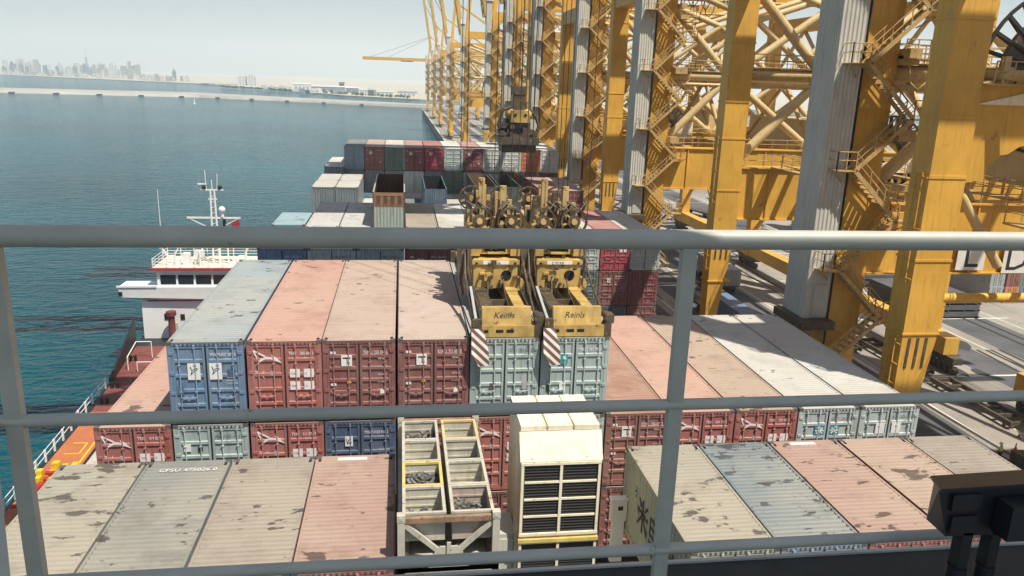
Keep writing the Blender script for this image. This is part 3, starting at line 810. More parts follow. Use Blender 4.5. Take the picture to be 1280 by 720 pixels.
for x in (.565, -.712, 1.87, -2.04):
    b = MB(); hw_ = .015
    b.box(x-hw_,x+hw_,-.010,.010,.151,1.4-.30); b.box(x-.05,x+.05,-.04,.04,.151,.163); b.build('post', M['rail_grey'], gr)
b = MB(); b.bar((-.750,-.02,1.4-.64),(-.36,-.84,.17),.018,.018); b.build('brace', M['rail_grey'], gr)
fl = thing('deck_floodlight', 'black box floodlight on a bracket behind the lower right railing', 'floodlight', (1.40,1.62,-1.40), None)
fl.location = (1.2,1.30,-1.40)
b = MB()
b.hexa([(-.076,.0,.512),(.30,.0,.505),(.30,.10,.49),(-.045,.10,.49),(-.112,-.0,.622),(.30,-.0,.630),(.30,.11,.586),(-.035,.11,.578)])
b.box(-.080,-.015,-.008,.0,.575,.612); b.box(-.074,-.015,-.008,.0,.522,.562)
b.build('housing', M['lampblack'], fl)
b = MB(); b.box(.022,.30,-.05,-.004,.525,.602); b.build('gear_tray', M['lampblack'], fl)
b = MB(); b.hexa([(-.118,-.012,.624),(.30,-.012,.632),(.30,.12,.588),(-.038,.12,.580),(-.118,-.012,.630),(.30,-.012,.638),(.30,.12,.594),(-.038,.12,.586)]); b.build('visor', M['lampblack'], fl)
for xx,zt_ in ((-.022,.50),(.045,.53)):
    b = MB(); b.box(xx-.011,xx+.011,.0,.03,.16,zt_+.03); b.build('bracket', M['lampblack'], fl)
    b = MB(); b.tube((xx,.015,.151),(xx,.015,.43),.020,14); b.build('foot', M['lampblack'], fl)

# ------------------------------------------------------------------ spreaders
def rim(b, c, r, t, w, m=0, n=20):      # ring whose axle runs along y
    for i in range(n):
        a0, a1 = 2*PI*i/n, 2*PI*(i+1)/n
        P = lambda a, q, y: (c[0]+q*math.cos(a), c[1]+y, c[2]+q*math.sin(a))
        b.hexa([P(a0,r-t,-w),P(a1,r-t,-w),P(a1,r-t,w),P(a0,r-t,w),P(a0,r,-w),P(a1,r,-w),P(a1,r,w),P(a0,r,w)], m)
def spreader(xc, label, plate_txt, tilt):
    y0 = YB; zt = Z1
    s = thing('container_spreader', label, 'spreader', (xc, y0+6.095, zt))
    Y = lambda q: q-6.095
    for ye, nm in ((.0,1),(12.19,-1)):
        b = MB(); ya, yb = sorted((Y(ye)+nm*.04, Y(ye)+nm*.42))
        b.box(-1.2,1.2,ya,yb,.03,.44)
        yf = ya-.004 if nm > 0 else yb+.004
        for x in (-.72,-.25,.12): b.box(x-(.07 if x<-.5 else .13),x+(.07 if x<-.5 else .13),yf-.003,yf+.003,.19,.30,1)
        for x in (-1.1,1.1): b.box(x-.12,x+.12,ya-.02,yb+.02,.012,.5,2)
        eb = b.build('end_beam', [M['spreader'], M['dark'], M['oily']], s)
    b = MB(); b.hexa([(-.86,Y(.10),.445),(.86,Y(.10),.445),(.86,Y(.42),.445),(-.86,Y(.42),.445),(-.86,Y(.24),1.05),(.86,Y(.24),1.05),(.86,Y(.42),1.05),(-.86,Y(.42),1.05)])
    sg = b.build('end_plate', M['spreader'], s)
    b = MB(); vs, fs = text_mesh(plate_txt, 'CENTER', .25)
    b.add([(u*.30-.1, Y(.10)+.14*(v*.30+.24)/.605-.008, .445+v*.30+.24) for u,v in vs], fs); b.build('lettering', M['ink'], sg)
    for sx in (-1,1):
        b = MB(); b.hexa([(sx*.60-.2,Y(.43),.30),(sx*.60+.2,Y(.43),.30),(sx*.60+.2,Y(11.76),.30),(sx*.60-.2,Y(11.76),.30),(sx*.60-.2,Y(.43),.80),(sx*.60+.2,Y(.43),.80),(sx*.60+.2,Y(11.76),.80),(sx*.60-.2,Y(11.76),.80)])
        b.box(sx*.60-.23,sx*.60+.23,Y(3.2),Y(9.0),.26,.86)
        b.build('telescopic_beam', M['spreader'] if sx > 0 else M['oily'], s)  # left beam gets a dark colour that stands for the channel's shade
    b = MB(); b.box(-.36,.36,Y(.5),Y(3.0),.32,.42); b.build('cable_tray', M['oily'], s)
    b = MB(); b.box(-.86,.86,Y(3.7),Y(8.5),.82,1.95); b.box(-.92,.92,Y(3.64),Y(3.7),1.78,1.95)
    b.box(-.62,-.10,Y(3.60),Y(3.7),1.38,1.46); b.box(-.45,-.2,Y(3.56),Y(3.7),1.15,1.36)
    for x in (-.75,.75): b.tube((x,Y(3.61),1.83),(x,Y(3.7),1.83),.05,8,1)
    b.tube((.42,Y(3.685),1.33),(.42,Y(3.705),1.33),.21,20,1)
    hf = b.build('main_frame', [M['spreader'], M['dark']], s)
    b = MB(); b.box(-.50,.50,Y(3.615),Y(3.64),1.79,1.92); b.text('C M KK', .15, -.32, Y(3.608), 1.80, 1); b.build('name_strip', [M['white'], M['ink']], hf)
    b = MB(); b.box(.86,.92,Y(3.9),Y(4.4),.5,1.35); b.tube((.94,Y(3.75),.95),(.94,Y(4.3),.95),.24,16); b.build('cable_drum', M['spreader'], s)
    # headblock with sheaves
    b = MB(); b.box(-.92,.92,Y(4.1),Y(8.1),2.10,3.0); b.box(-.98,-.6,Y(3.95),Y(4.1),2.05,3.0); b.box(.6,.98,Y(3.95),Y(4.1),2.05,3.0); b.box(-.6,.6,Y(3.95),Y(4.1),2.75,3.0); b.box(-.42,.42,Y(4.08),Y(4.096),2.2,2.72,1)
    b.box(-.45,.45,Y(3.98),Y(4.07),2.42,2.5); b.box(-.3,.34,Y(3.98),Y(4.07),2.12,2.2)
    b.build('headblock', [M['spreader'], M['dark']], s)
    for i,(x,y) in enumerate(((-.62,4.25),(.62,4.25),(-.62,8.0),(.62,8.0))):
        b = MB(); rim(b, (x,Y(y),3.72 if i>1 else 3.38), .54, .06, .09); 
        for k in range(3): a = PI*k/3+.3; b.bar((x-.47*math.cos(a),Y(y),(3.72 if i>1 else 3.38)-.47*math.sin(a)),(x+.47*math.cos(a),Y(y),(3.72 if i>1 else 3.38)+.47*math.sin(a)),.05,.07,1)
        rim(b, (x,Y(y),3.72 if i>1 else 3.38), .26, .12, .05, 0)
        b.tube((x,Y(y)-.14,3.72 if i>1 else 3.38),(x,Y(y)+.14,3.72 if i>1 else 3.38),.12,10,1)
        b.build('sheave', [M['oily'], M['yellow_old']], s)
    for x,y,zt2 in ((-.50,4.9,4.85),(.36,4.9,4.55),(-.2,7.2,4.3)):
        b = MB(); b.box(x-.12,x+.12,Y(y)-.12,Y(y)+.12,3.0,zt2); b.tube((x,Y(y),zt2),(x,Y(y),zt2+.12),.14,10); b.build('guide_post', M['yellow_old'], s)
    b = MB()
    for k in range(44):
        a = random.Random(int(xc*10)+k); x = a.uniform(-.95,.95); y = a.uniform(4.3,7.8); w_ = a.uniform(.04,.12); b.box(x-w_,x+w_,Y(y)-w_*1.3,Y(y)+w_*1.3,3.0,3.15+a.random()*1.0, k%2)
    for k in range(6):
        a = random.Random(int(xc*10)+90+k); x = a.uniform(-.8,.8); b.path([(x,Y(4.5),3.0),(x+.1,Y(4.4),3.8),(x+.4*a.choice((-1,1)),Y(4.6),4.1),(x+.3,Y(5.4),3.2)], .04, 5, 1)
    b.build('twistlock_gear', [M['yellow_old'], M['oily']], s)
    b = MB()
    b.path([(-.9,Y(4.3),3.0),(-1.15,Y(4.3),2.4),(-1.2,Y(3.6),1.4),(-1.15,Y(2.2),.9),(-1.1,Y(.6),.6)], .06, 6); b.build('hydraulic_hose', M['oily'], s)
    b = MB(); b.path([(1.05,Y(4.4),2.2),(1.12,Y(2.8),1.2),(1.08,Y(.7),.6)], .05, 6); b.build('hydraulic_hose', M['oily'], s)
    # flippers: two guide arms with striped plates at the left corner, folded arms at the sides
    b = MB(); b.bar((-1.08,Y(.02),.62),(-1.06,Y(2.6),1.15),.09,.09); b.build('flipper_arm', M['rod'], s)
    b = MB(); P = [(-1.25,Y(-.10),.42),(-.85,Y(-.10),.42),(-.66,Y(-.32),-.35),(-.64,Y(-.36),-.86),(-1.0,Y(-.38),-.88),(-1.25,Y(-.32),-.42)]
    Q = [(x,y_-.03,z_) for x,y_,z_ in P]; n = 6
    b.add(P+Q, [tuple(range(n)), tuple(range(n,2*n))[::-1]]+[(i,(i+1)%n,(i+1)%n+n,i+n) for i in range(n)])
    b.build('striped_flap', M['stripe'], s)
    b = MB(); b.box(-1.2,-.9,Y(-.14),Y(.04),.40,.72); b.build('flap_hinge', M['oily'], s)
    b = MB(); b.box(1.02,1.3,Y(.02),Y(.5),.5,.80); b.tube((1.1,Y(.0),.7),(1.1,Y(.55),.7),.14,10); b.build('flap_actuator', M['oily'], s)
    b = MB(); b.hexa([(-1.35,Y(3.9),.5),(-1.0,Y(3.9),.5),(-1.0,Y(4.6),.5),(-1.35,Y(4.6),.5),(-1.5,Y(4.2),2.6),(-1.1,Y(4.2),2.6),(-1.1,Y(4.6),2.6),(-1.5,Y(4.6),2.6)]); b.build('folded_guide', M['oily'], s)  # dark colour carries the shadow on this folded yellow arm
    rr = random.Random(int(xc*7))
    b = MB()
    for k in range(30):       # valves, pipes and brackets along the frame's near face and between the beams
        x = rr.uniform(-.85,.85); y = rr.choice((3.5,3.55,4.0)); q = rr.uniform(.85,2.9); w_ = rr.uniform(.03,.10)
        if y < 3.9 and q > 1.9: y = 3.97
        b.box(x-w_,x+w_,Y(y),Y(y)+.13,q-w_*.7,q+w_*.7)
    b.build('valve_block', M['oily'], s)
    for sx in (-1,1):
        b = MB(); b.path([(sx*.95,Y(3.9),2.8),(sx*1.02,Y(3.6),1.9),(sx*.9,Y(3.5),1.0),(sx*.92,Y(2.2),.86),(sx*.88,Y(.7),.84)], .035, 6); b.path([(sx*.3,Y(3.6),1.2),(sx*.34,Y(3.2),.7),(sx*.3,Y(1.2),.5)], .03, 5); b.build('hydraulic_pipe', M['oily'], s)
    b = MB()
    for yy in (.9,1.8,2.7): b.box(-.40,.40,Y(yy),Y(yy)+.12,.42,.62)
    b.build('cross_member', M['oily'], s)
    for i,(x,y) in enumerate(((-1.15,4.25),(-.08,4.25),(.1,4.25),(1.15,4.25),(-1.1,8),(1.1,8))):
        b = MB(); b.tube((x,Y(y),3.5),(x+(.25 if x<0 else -.25)*0,Y(y),25.5),.016,5,cap=False); b.build('hoist_rope', M['rope'], s)
    return s
spreader(3.62, 'left yellow spreader resting on a grey-green container, plate with dark script lettering', 'Keinls', 0)
spreader(6.13, 'right yellow spreader with one beam coloured dark for shade and dark script lettering, beside the pink roof', 'Reinls', 0)
# empty headblock of the next crane, higher up
def headblock(xc, y, zb, label):
    s = thing('hoist_headblock', label, 'headblock', (xc,y,zb))
    b = MB(); b.box(-1.35,1.35,-1.2,1.2,.6,1.1); b.box(-1.2,1.2,-.9,.9,.05,.6); b.build('lower_frame', M['oily'], s)
    b = MB(); b.box(-.62,.62,-1.15,1.1,2.1,2.9); b.ball((-.55,-.05,2.62),.42,10,0,1,2.4,1); b.ball((.55,-.05,2.62),.42,10,0,1,2.4,1); b.box(-.3,.3,-1.18,-1.15,1.75,2.05,1)
    for x in (-.35,.35): b.tube((x,-1.19,2.6),(x,-1.1,2.6),.1,10,1)
    b.build('sheave_block', [M['spreader'], M['dark']], s)
    b = MB(); b.box(-.65,.75,-1.0,1.0,1.1,2.1); b.tube((.05,-1.05,1.55),(.05,1,1.55),.2,10,1); b.build('twistlock_block', [M['oily'], M['dark']], s)
    b = MB()
    for k in range(26):
        a = random.Random(k+50); x = a.uniform(-1.3,1.2); z_ = a.uniform(.7,3.0-abs(x)); b.box(x-.16,x+.16,-1.1+a.random(),.9,z_-.16,z_+.16)
    b.build('hydraulic_fittings', M['oily'], s)
    b = MB(); b.path([(-1.2,-.5,1.1),(-1.45,-.5,2.0),(-1.1,-.5,2.9),(-.6,-.5,3.1)], .11, 6); b.build('power_cable', M['oily'], s); b = MB(); b.path([(1.2,-.5,1.1),(1.4,-.5,1.9),(1.15,-.5,2.5),(.7,-.5,3.0)], .11, 6); b.build('power_cable', M['oily'], s)
    b = MB(); b.box(-.55,.55,-.5,.5,2.9,3.5); b.box(-.4,.4,-.4,.4,3.5,3.95); b.box(-.5,.5,-.45,.45,3.95,4.5); b.build('sheave_tower', M['oily'], s)
    for i,x in enumerate((-1.5,-1.05,-.7,-.35,.0,.3,.75,1.2,1.6,2.0)):
        b = MB(); b.tube((x*.75,-.4+.1*i,2.6 if abs(x)>.6 else 4.4),(x*.9,-.4+.1*i,19.8),.02,5,cap=False); b.build('hoist_rope', M['rope'], s)
headblock(8.09, 55, -4.76, 'dark oily headblock hanging from ropes above the far containers')
# ------------------------------------------------------------------ camera numbers (also used to turn a bearing in the photograph into a place)
F = 973.27
RX = Vector((0.99007911, 0.00346383,-0.14046837)); RYv = Vector((-0.13661523, 0.25750496,-0.95657069)); RZ = Vector((0.0328579, 0.96627077, 0.25542349))
def ray(x, y):
    d = Vector((x-640, 360-y, -F)); return Vector((RX.dot(d), RYv.dot(d), RZ.dot(d)))
def ony(x, y, Y): d = ray(x, y); return d*(Y/d.y)
def onz(x, y, z): d = ray(x, y); return d*(z/d.z)
QZ = -31.0
# ------------------------------------------------------------------ bunker tanker alongside
tk = thing('bunker_tanker', 'small tanker alongside with red deck, black hull and white wheelhouse tower', 'ship', (-21.5,80,-35))
z = lambda q: q+35
X = lambda q: q+21.5; Yb = lambda q: q-80
b = MB(); ol = [(X(-28.6),Yb(48)),(X(-13),Yb(48)),(X(-12.2),Yb(112)),(X(-31.6),Yb(112)),(X(-31.4),Yb(94)),(X(-30.2),Yb(82))]
b.prism(ol, 'z', -2, z(-31.6)); b.build('hull', M['hullblack'], tk)
b = MB(); b.prism([(X(-28.4),Yb(48.2)),(X(-25.6),Yb(48.2)),(X(-26.4),Yb(73)),(X(-29.2),Yb(73))], 'z', z(-31.597), z(-31.5)); b.build('side_deck', M['orange'], tk)
b = MB()
b.bar((X(-25.95),Yb(50),z(-31.49)),(X(-26.7),Yb(72.4),z(-31.49)),.16,.02); b.bar((X(-28.8),Yb(72.4),z(-31.49)),(X(-26.7),Yb(72.4),z(-31.49)),.16,.02)
b.bar((X(-28.2),Yb(64.3),z(-31.49)),(X(-27.0),Yb(64.3),z(-31.49)),.12,.02); b.bar((X(-28.2),Yb(66.3),z(-31.49)),(X(-27.1),Yb(66.3),z(-31.49)),.12,.02); b.bar((X(-27.05),Yb(66.3),z(-31.49)),(X(-27.0),Yb(64.3),z(-31.49)),.12,.02)
b.build('deck_line', M['valveyellow'], tk)
b = MB(); b.prism([(X(-29.2),Yb(73)),(X(-22),Yb(73)),(X(-22),Yb(92)),(X(-31.0),Yb(92)),(X(-30.0),Yb(82))], 'z', z(-31.597), z(-31.52)); b.build('main_deck', M['redoxide'], tk)
b = MB(); b.prism([(X(-25.5),Yb(48.2)),(X(-13.5),Yb(48.2)),(X(-13.5),Yb(73)),(X(-26.0),Yb(73))], 'z', z(-31.597), z(-31.5)); b.build('trunk_deck', M['bin'], tk)
b = MB(); b.hexa([(X(-29.9),Yb(80),z(-31.6)),(X(-29.7),Yb(80),z(-31.6)),(X(-31.2),Yb(93),z(-31.6)),(X(-31.4),Yb(93),z(-31.6)),(X(-29.9),Yb(80),z(-30.9)),(X(-29.7),Yb(80),z(-30.9)),(X(-31.2),Yb(93),z(-28.6)),(X(-31.4),Yb(93),z(-28.6))]); b.build('bulwark', M['hullblack'], tk)
b = MB(); 
for y0 in range(49, 80, 2):
    x = -28.35-(y0-49)*.052; b.box(X(x)-.07,X(x)+.07,Yb(y0)-.07,Yb(y0)+.07,z(-31.55),z(-30.45))
for q in (-30.5,-31.0): b.path([(X(-28.35),Yb(49),z(q)),(X(-29.96),Yb(79.5),z(q))], .035, 5)
b.build('deck_rail', M['shipwhite'], tk)
b = MB(); b.path([(X(-29.3),Yb(84),z(-31.5)),(X(-29.3),Yb(84),z(-30.0)),(X(-29.6),Yb(88),z(-29.6)),(X(-28.0),Yb(88),z(-29.6)),(X(-28.0),Yb(88),z(-31.5))],.06,5); b.path([(X(-28.2),Yb(83.5),z(-31.5)),(X(-28.2),Yb(83.5),z(-30.4)),(X(-26.6),Yb(83.5),z(-30.4)),(X(-26.6),Yb(83.5),z(-31.5))],.06,5)
b.build('access_rail', M['shipwhite'], tk)
# valve cluster
b = MB(); rs = random.Random(5)
for i in range(16): x = X(-27.9+rs.random()*2.4); y = Yb(57.5+rs.random()*3.5); b.box(x-.2,x+.2,y-.25,y+.25,z(-31.5),z(-31.1+rs.random()*.9))
b.build('manifold', M['valveyellow'], tk)
b = MB()
for i in range(6): y = Yb(55+i*1.0); b.tube((X(-28.2),y,z(-31.0)),(X(-25.5),y,z(-30.9)),.16,8); 
for i in range(5): b.tube((X(-27.4+i*.45),Yb(56.2+.5*i),z(-31.0)),(X(-27.1+i*.45),Yb(57.6+.5*i),z(-30.6)),.22,8)
b.build('hose_pipe', M['pilered'], tk)
b = MB(); rs2 = random.Random(8)
for i in range(5): yy = 74.5+i*2.8; b.box(X(-27.6),X(-26.2),Yb(yy),Yb(yy+1.0),z(-31.52),z(-31.15)); b.tube((X(-25.4),Yb(yy),z(-31.5)),(X(-25.4),Yb(yy),z(-30.7)),.18,8)
b.build('deck_hatch', M['maroon'], tk)
b = MB()
for q in (-24.6,-24.1,-23.6): b.tube((X(q),Yb(73.5),z(-31.2)),(X(q),Yb(93),z(-31.2)),.12,6)
b.build('cargo_pipe', M['redoxide'], tk)
b = MB()
for yy in (75,79,87): b.tube((X(-28.9-(yy-75)*.09),Yb(yy),z(-31.5)),(X(-28.9-(yy-75)*.09),Yb(yy),z(-30.9)),.17,8); b.tube((X(-28.4-(yy-75)*.09),Yb(yy),z(-31.5)),(X(-28.4-(yy-75)*.09),Yb(yy),z(-30.9)),.17,8)
b.build('bollard', M['hullblack'], tk)
b = MB()
for q,w_ in ((-26.3,.5),(-24.0,.5),(-21.5,.5)): b.box(X(q)-w_/2,X(q)+w_/2,Yb(94.93),Yb(95.0),z(-29.2),z(-28.5))
b.build('window', M['glass'], tk)
# superstructure
b = MB(); b.box(X(-30.9),X(-14),Yb(95),Yb(108),z(-31.55),z(-26.75)); b.build('accommodation', M['shipwhite'], tk)
b = MB(); b.box(X(-30.2),X(-14),Yb(94.9),Yb(95.0)-.01,z(-26.85),z(-26.7)); b.build('red_trim', M['redband'], tk)
b = MB(); b.hexa([(X(-33.0),Yb(94.4),z(-26.2)),(X(-13),Yb(94.4),z(-26.7)),(X(-13),Yb(97.4),z(-26.7)),(X(-33.0),Yb(97.4),z(-26.2)),(X(-33.2),Yb(94.3),z(-24.95)),(X(-13),Yb(94.3),z(-24.95)),(X(-13),Yb(97.4),z(-24.95)),(X(-33.2),Yb(97.4),z(-24.95))]); b.box(X(-33.3),X(-28.8),Yb(94.2),Yb(94.35),z(-24.95),z(-24.75)); b.build('bridge_wing', M['shipwhite'], tk)
b = MB(); b.box(X(-33.15),X(-32.75),Yb(94.2),Yb(94.45),z(-26.0),z(-25.5)); b.build('wing_opening', M['glass'], tk)
b = MB(); b.box(X(-28.9),X(-16.5),Yb(95.0),Yb(101),z(-26.7),z(-22.9)); wh = b.build('wheelhouse', M['shipwhite'], tk)
for i in range(6):
    x = -28.5+i*2.02; b = MB(); b.hexa([(X(x),Yb(94.95),z(-24.75)),(X(x+1.75),Yb(94.95),z(-24.75)),(X(x+1.75),Yb(95.05),z(-24.75)),(X(x),Yb(95.05),z(-24.75)),(X(x),Yb(94.9),z(-23.6)),(X(x+1.75),Yb(94.9),z(-23.6)),(X(x+1.75),Yb(95.05),z(-23.6)),(X(x),Yb(95.05),z(-23.6))]); b.build('window', M['glass'], wh)
b = MB(); b.box(X(-29.5),X(-16.2),Yb(94.5),Yb(101.3),z(-22.98),z(-22.67)); b.build('roof_edge', M['redband'], tk)
b = MB(); b.box(X(-29.3),X(-16.3),Yb(94.7),Yb(101.2),z(-22.72),z(-22.66)); b.build('roof_deck', M['cream'], tk)
b = MB()
for x_ in (-27.6,-24.8,-19.5): 
    b.bar((X(x_),Yb(96),z(-22.66)),(X(x_+1.1),Yb(96.4),z(-20.4)),.12); b.box(X(x_-.3),X(x_+.3),Yb(97),Yb(97.5),z(-22.66),z(-21.7)); b.tube((X(x_+.8),Yb(95.6),z(-22.66)),(X(x_+.8),Yb(95.6),z(-20.9)),.08,6)
for i in range(9):
    x = X(-29.2+i*1.6); b.box(x-.045,x+.045,Yb(94.7),Yb(94.8),z(-22.66),z(-21.55))
    if i < 9: b.box(x-.045,x+.045,Yb(101),Yb(101.1),z(-22.66),z(-21.55))
for q in (-21.58,-21.95,-22.3):
    b.path([(X(-29.2),Yb(101.05),z(q)),(X(-29.2),Yb(94.75),z(q)),(X(-16.4),Yb(94.75),z(q)),(X(-16.4),Yb(101.05),z(q)),(X(-29.2),Yb(101.05),z(q))],.035,5)
b.build('roof_rail', M['shipwhite'], tk)
b = MB()
b.box(X(-26.1),X(-25.3),Yb(96),Yb(96.8),z(-22.66),z(-21.2)); b.tube((X(-24.1),Yb(96),z(-22.66)),(X(-24.1),Yb(96),z(-21.4)),.16,10); b.box(X(-24.6),X(-23.6),Yb(95.8),Yb(96.4),z(-21.6),z(-20.8))
b.bar((X(-28.7),Yb(96),z(-20.2)),(X(-27.0),Yb(96),z(-22.5)),.22,.22); b.tube((X(-21),Yb(97),z(-22.66)),(X(-21),Yb(97),z(-20.2)),.12,8); b.box(X(-27),X(-20),Yb(97.5),Yb(97.65),z(-20.6),z(-20.45))
b.build('roof_fitting', M['shipwhite'], tk)
b = MB()
mx, my = X(-22.4), Yb(97)
for sx in (-1,1):
    b.tube((mx+sx*.38,my,z(-22.66)),(mx+sx*.22,my,z(-13.6)),.12,8)
for i in range(12): q = -21.8+i*.66; b.bar((mx-.34,my,z(q)),(mx+.34,my,z(q+.3)),.07)
b.box(mx-3.1,mx+3.1,my-.08,my+.08,z(-17.1),z(-16.9)); b.bar((mx-3.0,my,z(-17.0)),(mx-.3,my,z(-18.4)),.09); b.bar((mx+3.0,my,z(-17.0)),(mx+.3,my,z(-18.4)),.09)
b.box(mx-1.3,mx+1.3,my-.07,my+.07,z(-13.7),z(-13.55)); b.box(mx-.5,mx+.5,my-.07,my+.07,z(-14.8),z(-14.65)); b.box(mx-1.6,mx-.6,my-.1,my+.1,z(-13.0),z(-12.86))
b.tube((mx-.65,my,z(-13.6)),(mx-.7,my,z(-11.3)),.05,6); b.tube((mx+.55,my,z(-13.6)),(mx+.7,my,z(-11.7)),.05,6); b.tube((mx,my,z(-13.6)),(mx,my,z(-12.4)),.06,6)
b.tube((mx+1,my,z(-16.9)),(mx+1,my,z(-16.3)),.2,8); b.ball((mx+1,my,z(-16.0)),.42,10)
b.build('mast', M['shipwhite'], tk)
b = MB(); b.box(mx-1.5,mx-.7,my-.2,my+.2,z(-18.7),z(-18.0)); b.ball((mx-.9,my,z(-13.3)),.28,8); b.ball((mx+.9,my,z(-13.3)),.28,8); b.box(mx+1.0,mx+1.35,my-.1,my+.1,z(-19.4),z(-17.1)); b.build('mast_lamp', M['hullblack'], tk)
b = MB(); b.box(mx+2.0,mx+2.95,my-.02,my+.02,z(-18.3),z(-17.3)); b.box(mx+2.0,mx+2.8,my-.02,my+.02,z(-19.1),z(-18.3),1); b.build('flag', [M['flagred'], M['hullblack']], tk)
b = MB(); b.tube((X(-28.2),Yb(95.6),z(-22.66)),(X(-28.2),Yb(95.6),z(-13.5)),.07,6,r2=.035); b.build('whip_antenna', M['shipwhite'], tk)
b = MB(); b.box(X(-28.4),X(-27.8),Yb(94.93),Yb(95.0),z(-29.2),z(-28.4)); b.build('window', M['glass'], tk)
b = MB(); b.box(X(-28.0),X(-26.9),Yb(94.93),Yb(95.0),z(-31.4),z(-29.6)); b.build('door', M['rail_grey'], tk)
b = MB(); b.tube((X(-27.2),Yb(93.5),z(-31.5)),(X(-27.2),Yb(93.5),z(-28.2)),.4,10); b.tube((X(-27.2),Yb(93.5),z(-28.2)),(X(-27.2),Yb(93.5),z(-27.7)),.6,10); b.build('vent_pipe', M['maroon'], tk)

# ------------------------------------------------------------------ quay cranes
def handrail(b, pts, h=1.05, r=.03, m=0, step=1.6):
    for (p, q) in zip(pts, pts[1:]):
        p = Vector(p); q = Vector(q); n = max(1, int((q-p).length/step))
        for u in (h, h*.55): b.tube(p+Vector((0,0,u)), q+Vector((0,0,u)), r, 4, m, cap=False)
        for i in range(n+1): c = p.lerp(q, i/n); b.bar(c, c+Vector((0,0,h)), .05, .05, m)
def flight(b, p, q, w=.8):
    p = Vector(p); q = Vector(q); n = 11
    for yy in (-w/2, w/2):
        o = Vector((0,yy,0)); b.bar(p+o, q+o, .06, .24)
        for u in (1.0,.55): b.tube(p+o+Vector((0,0,u)), q+o+Vector((0,0,u)), .03, 4, cap=False)
        for i in range(4): c = (p+o).lerp(q+o, i/3); b.bar(c, c+Vector((0,0,1.0)), .05)
    for i in range(1, n):
        c = p.lerp(q, i/n); b.box(c.x-.14,c.x+.14,c.y-w/2,c.y+w/2,c.z-.02,c.z+.02)
ZQ = lambda q: q-QZ
XL = 36.0           # landside legs stand this far behind the waterside ones
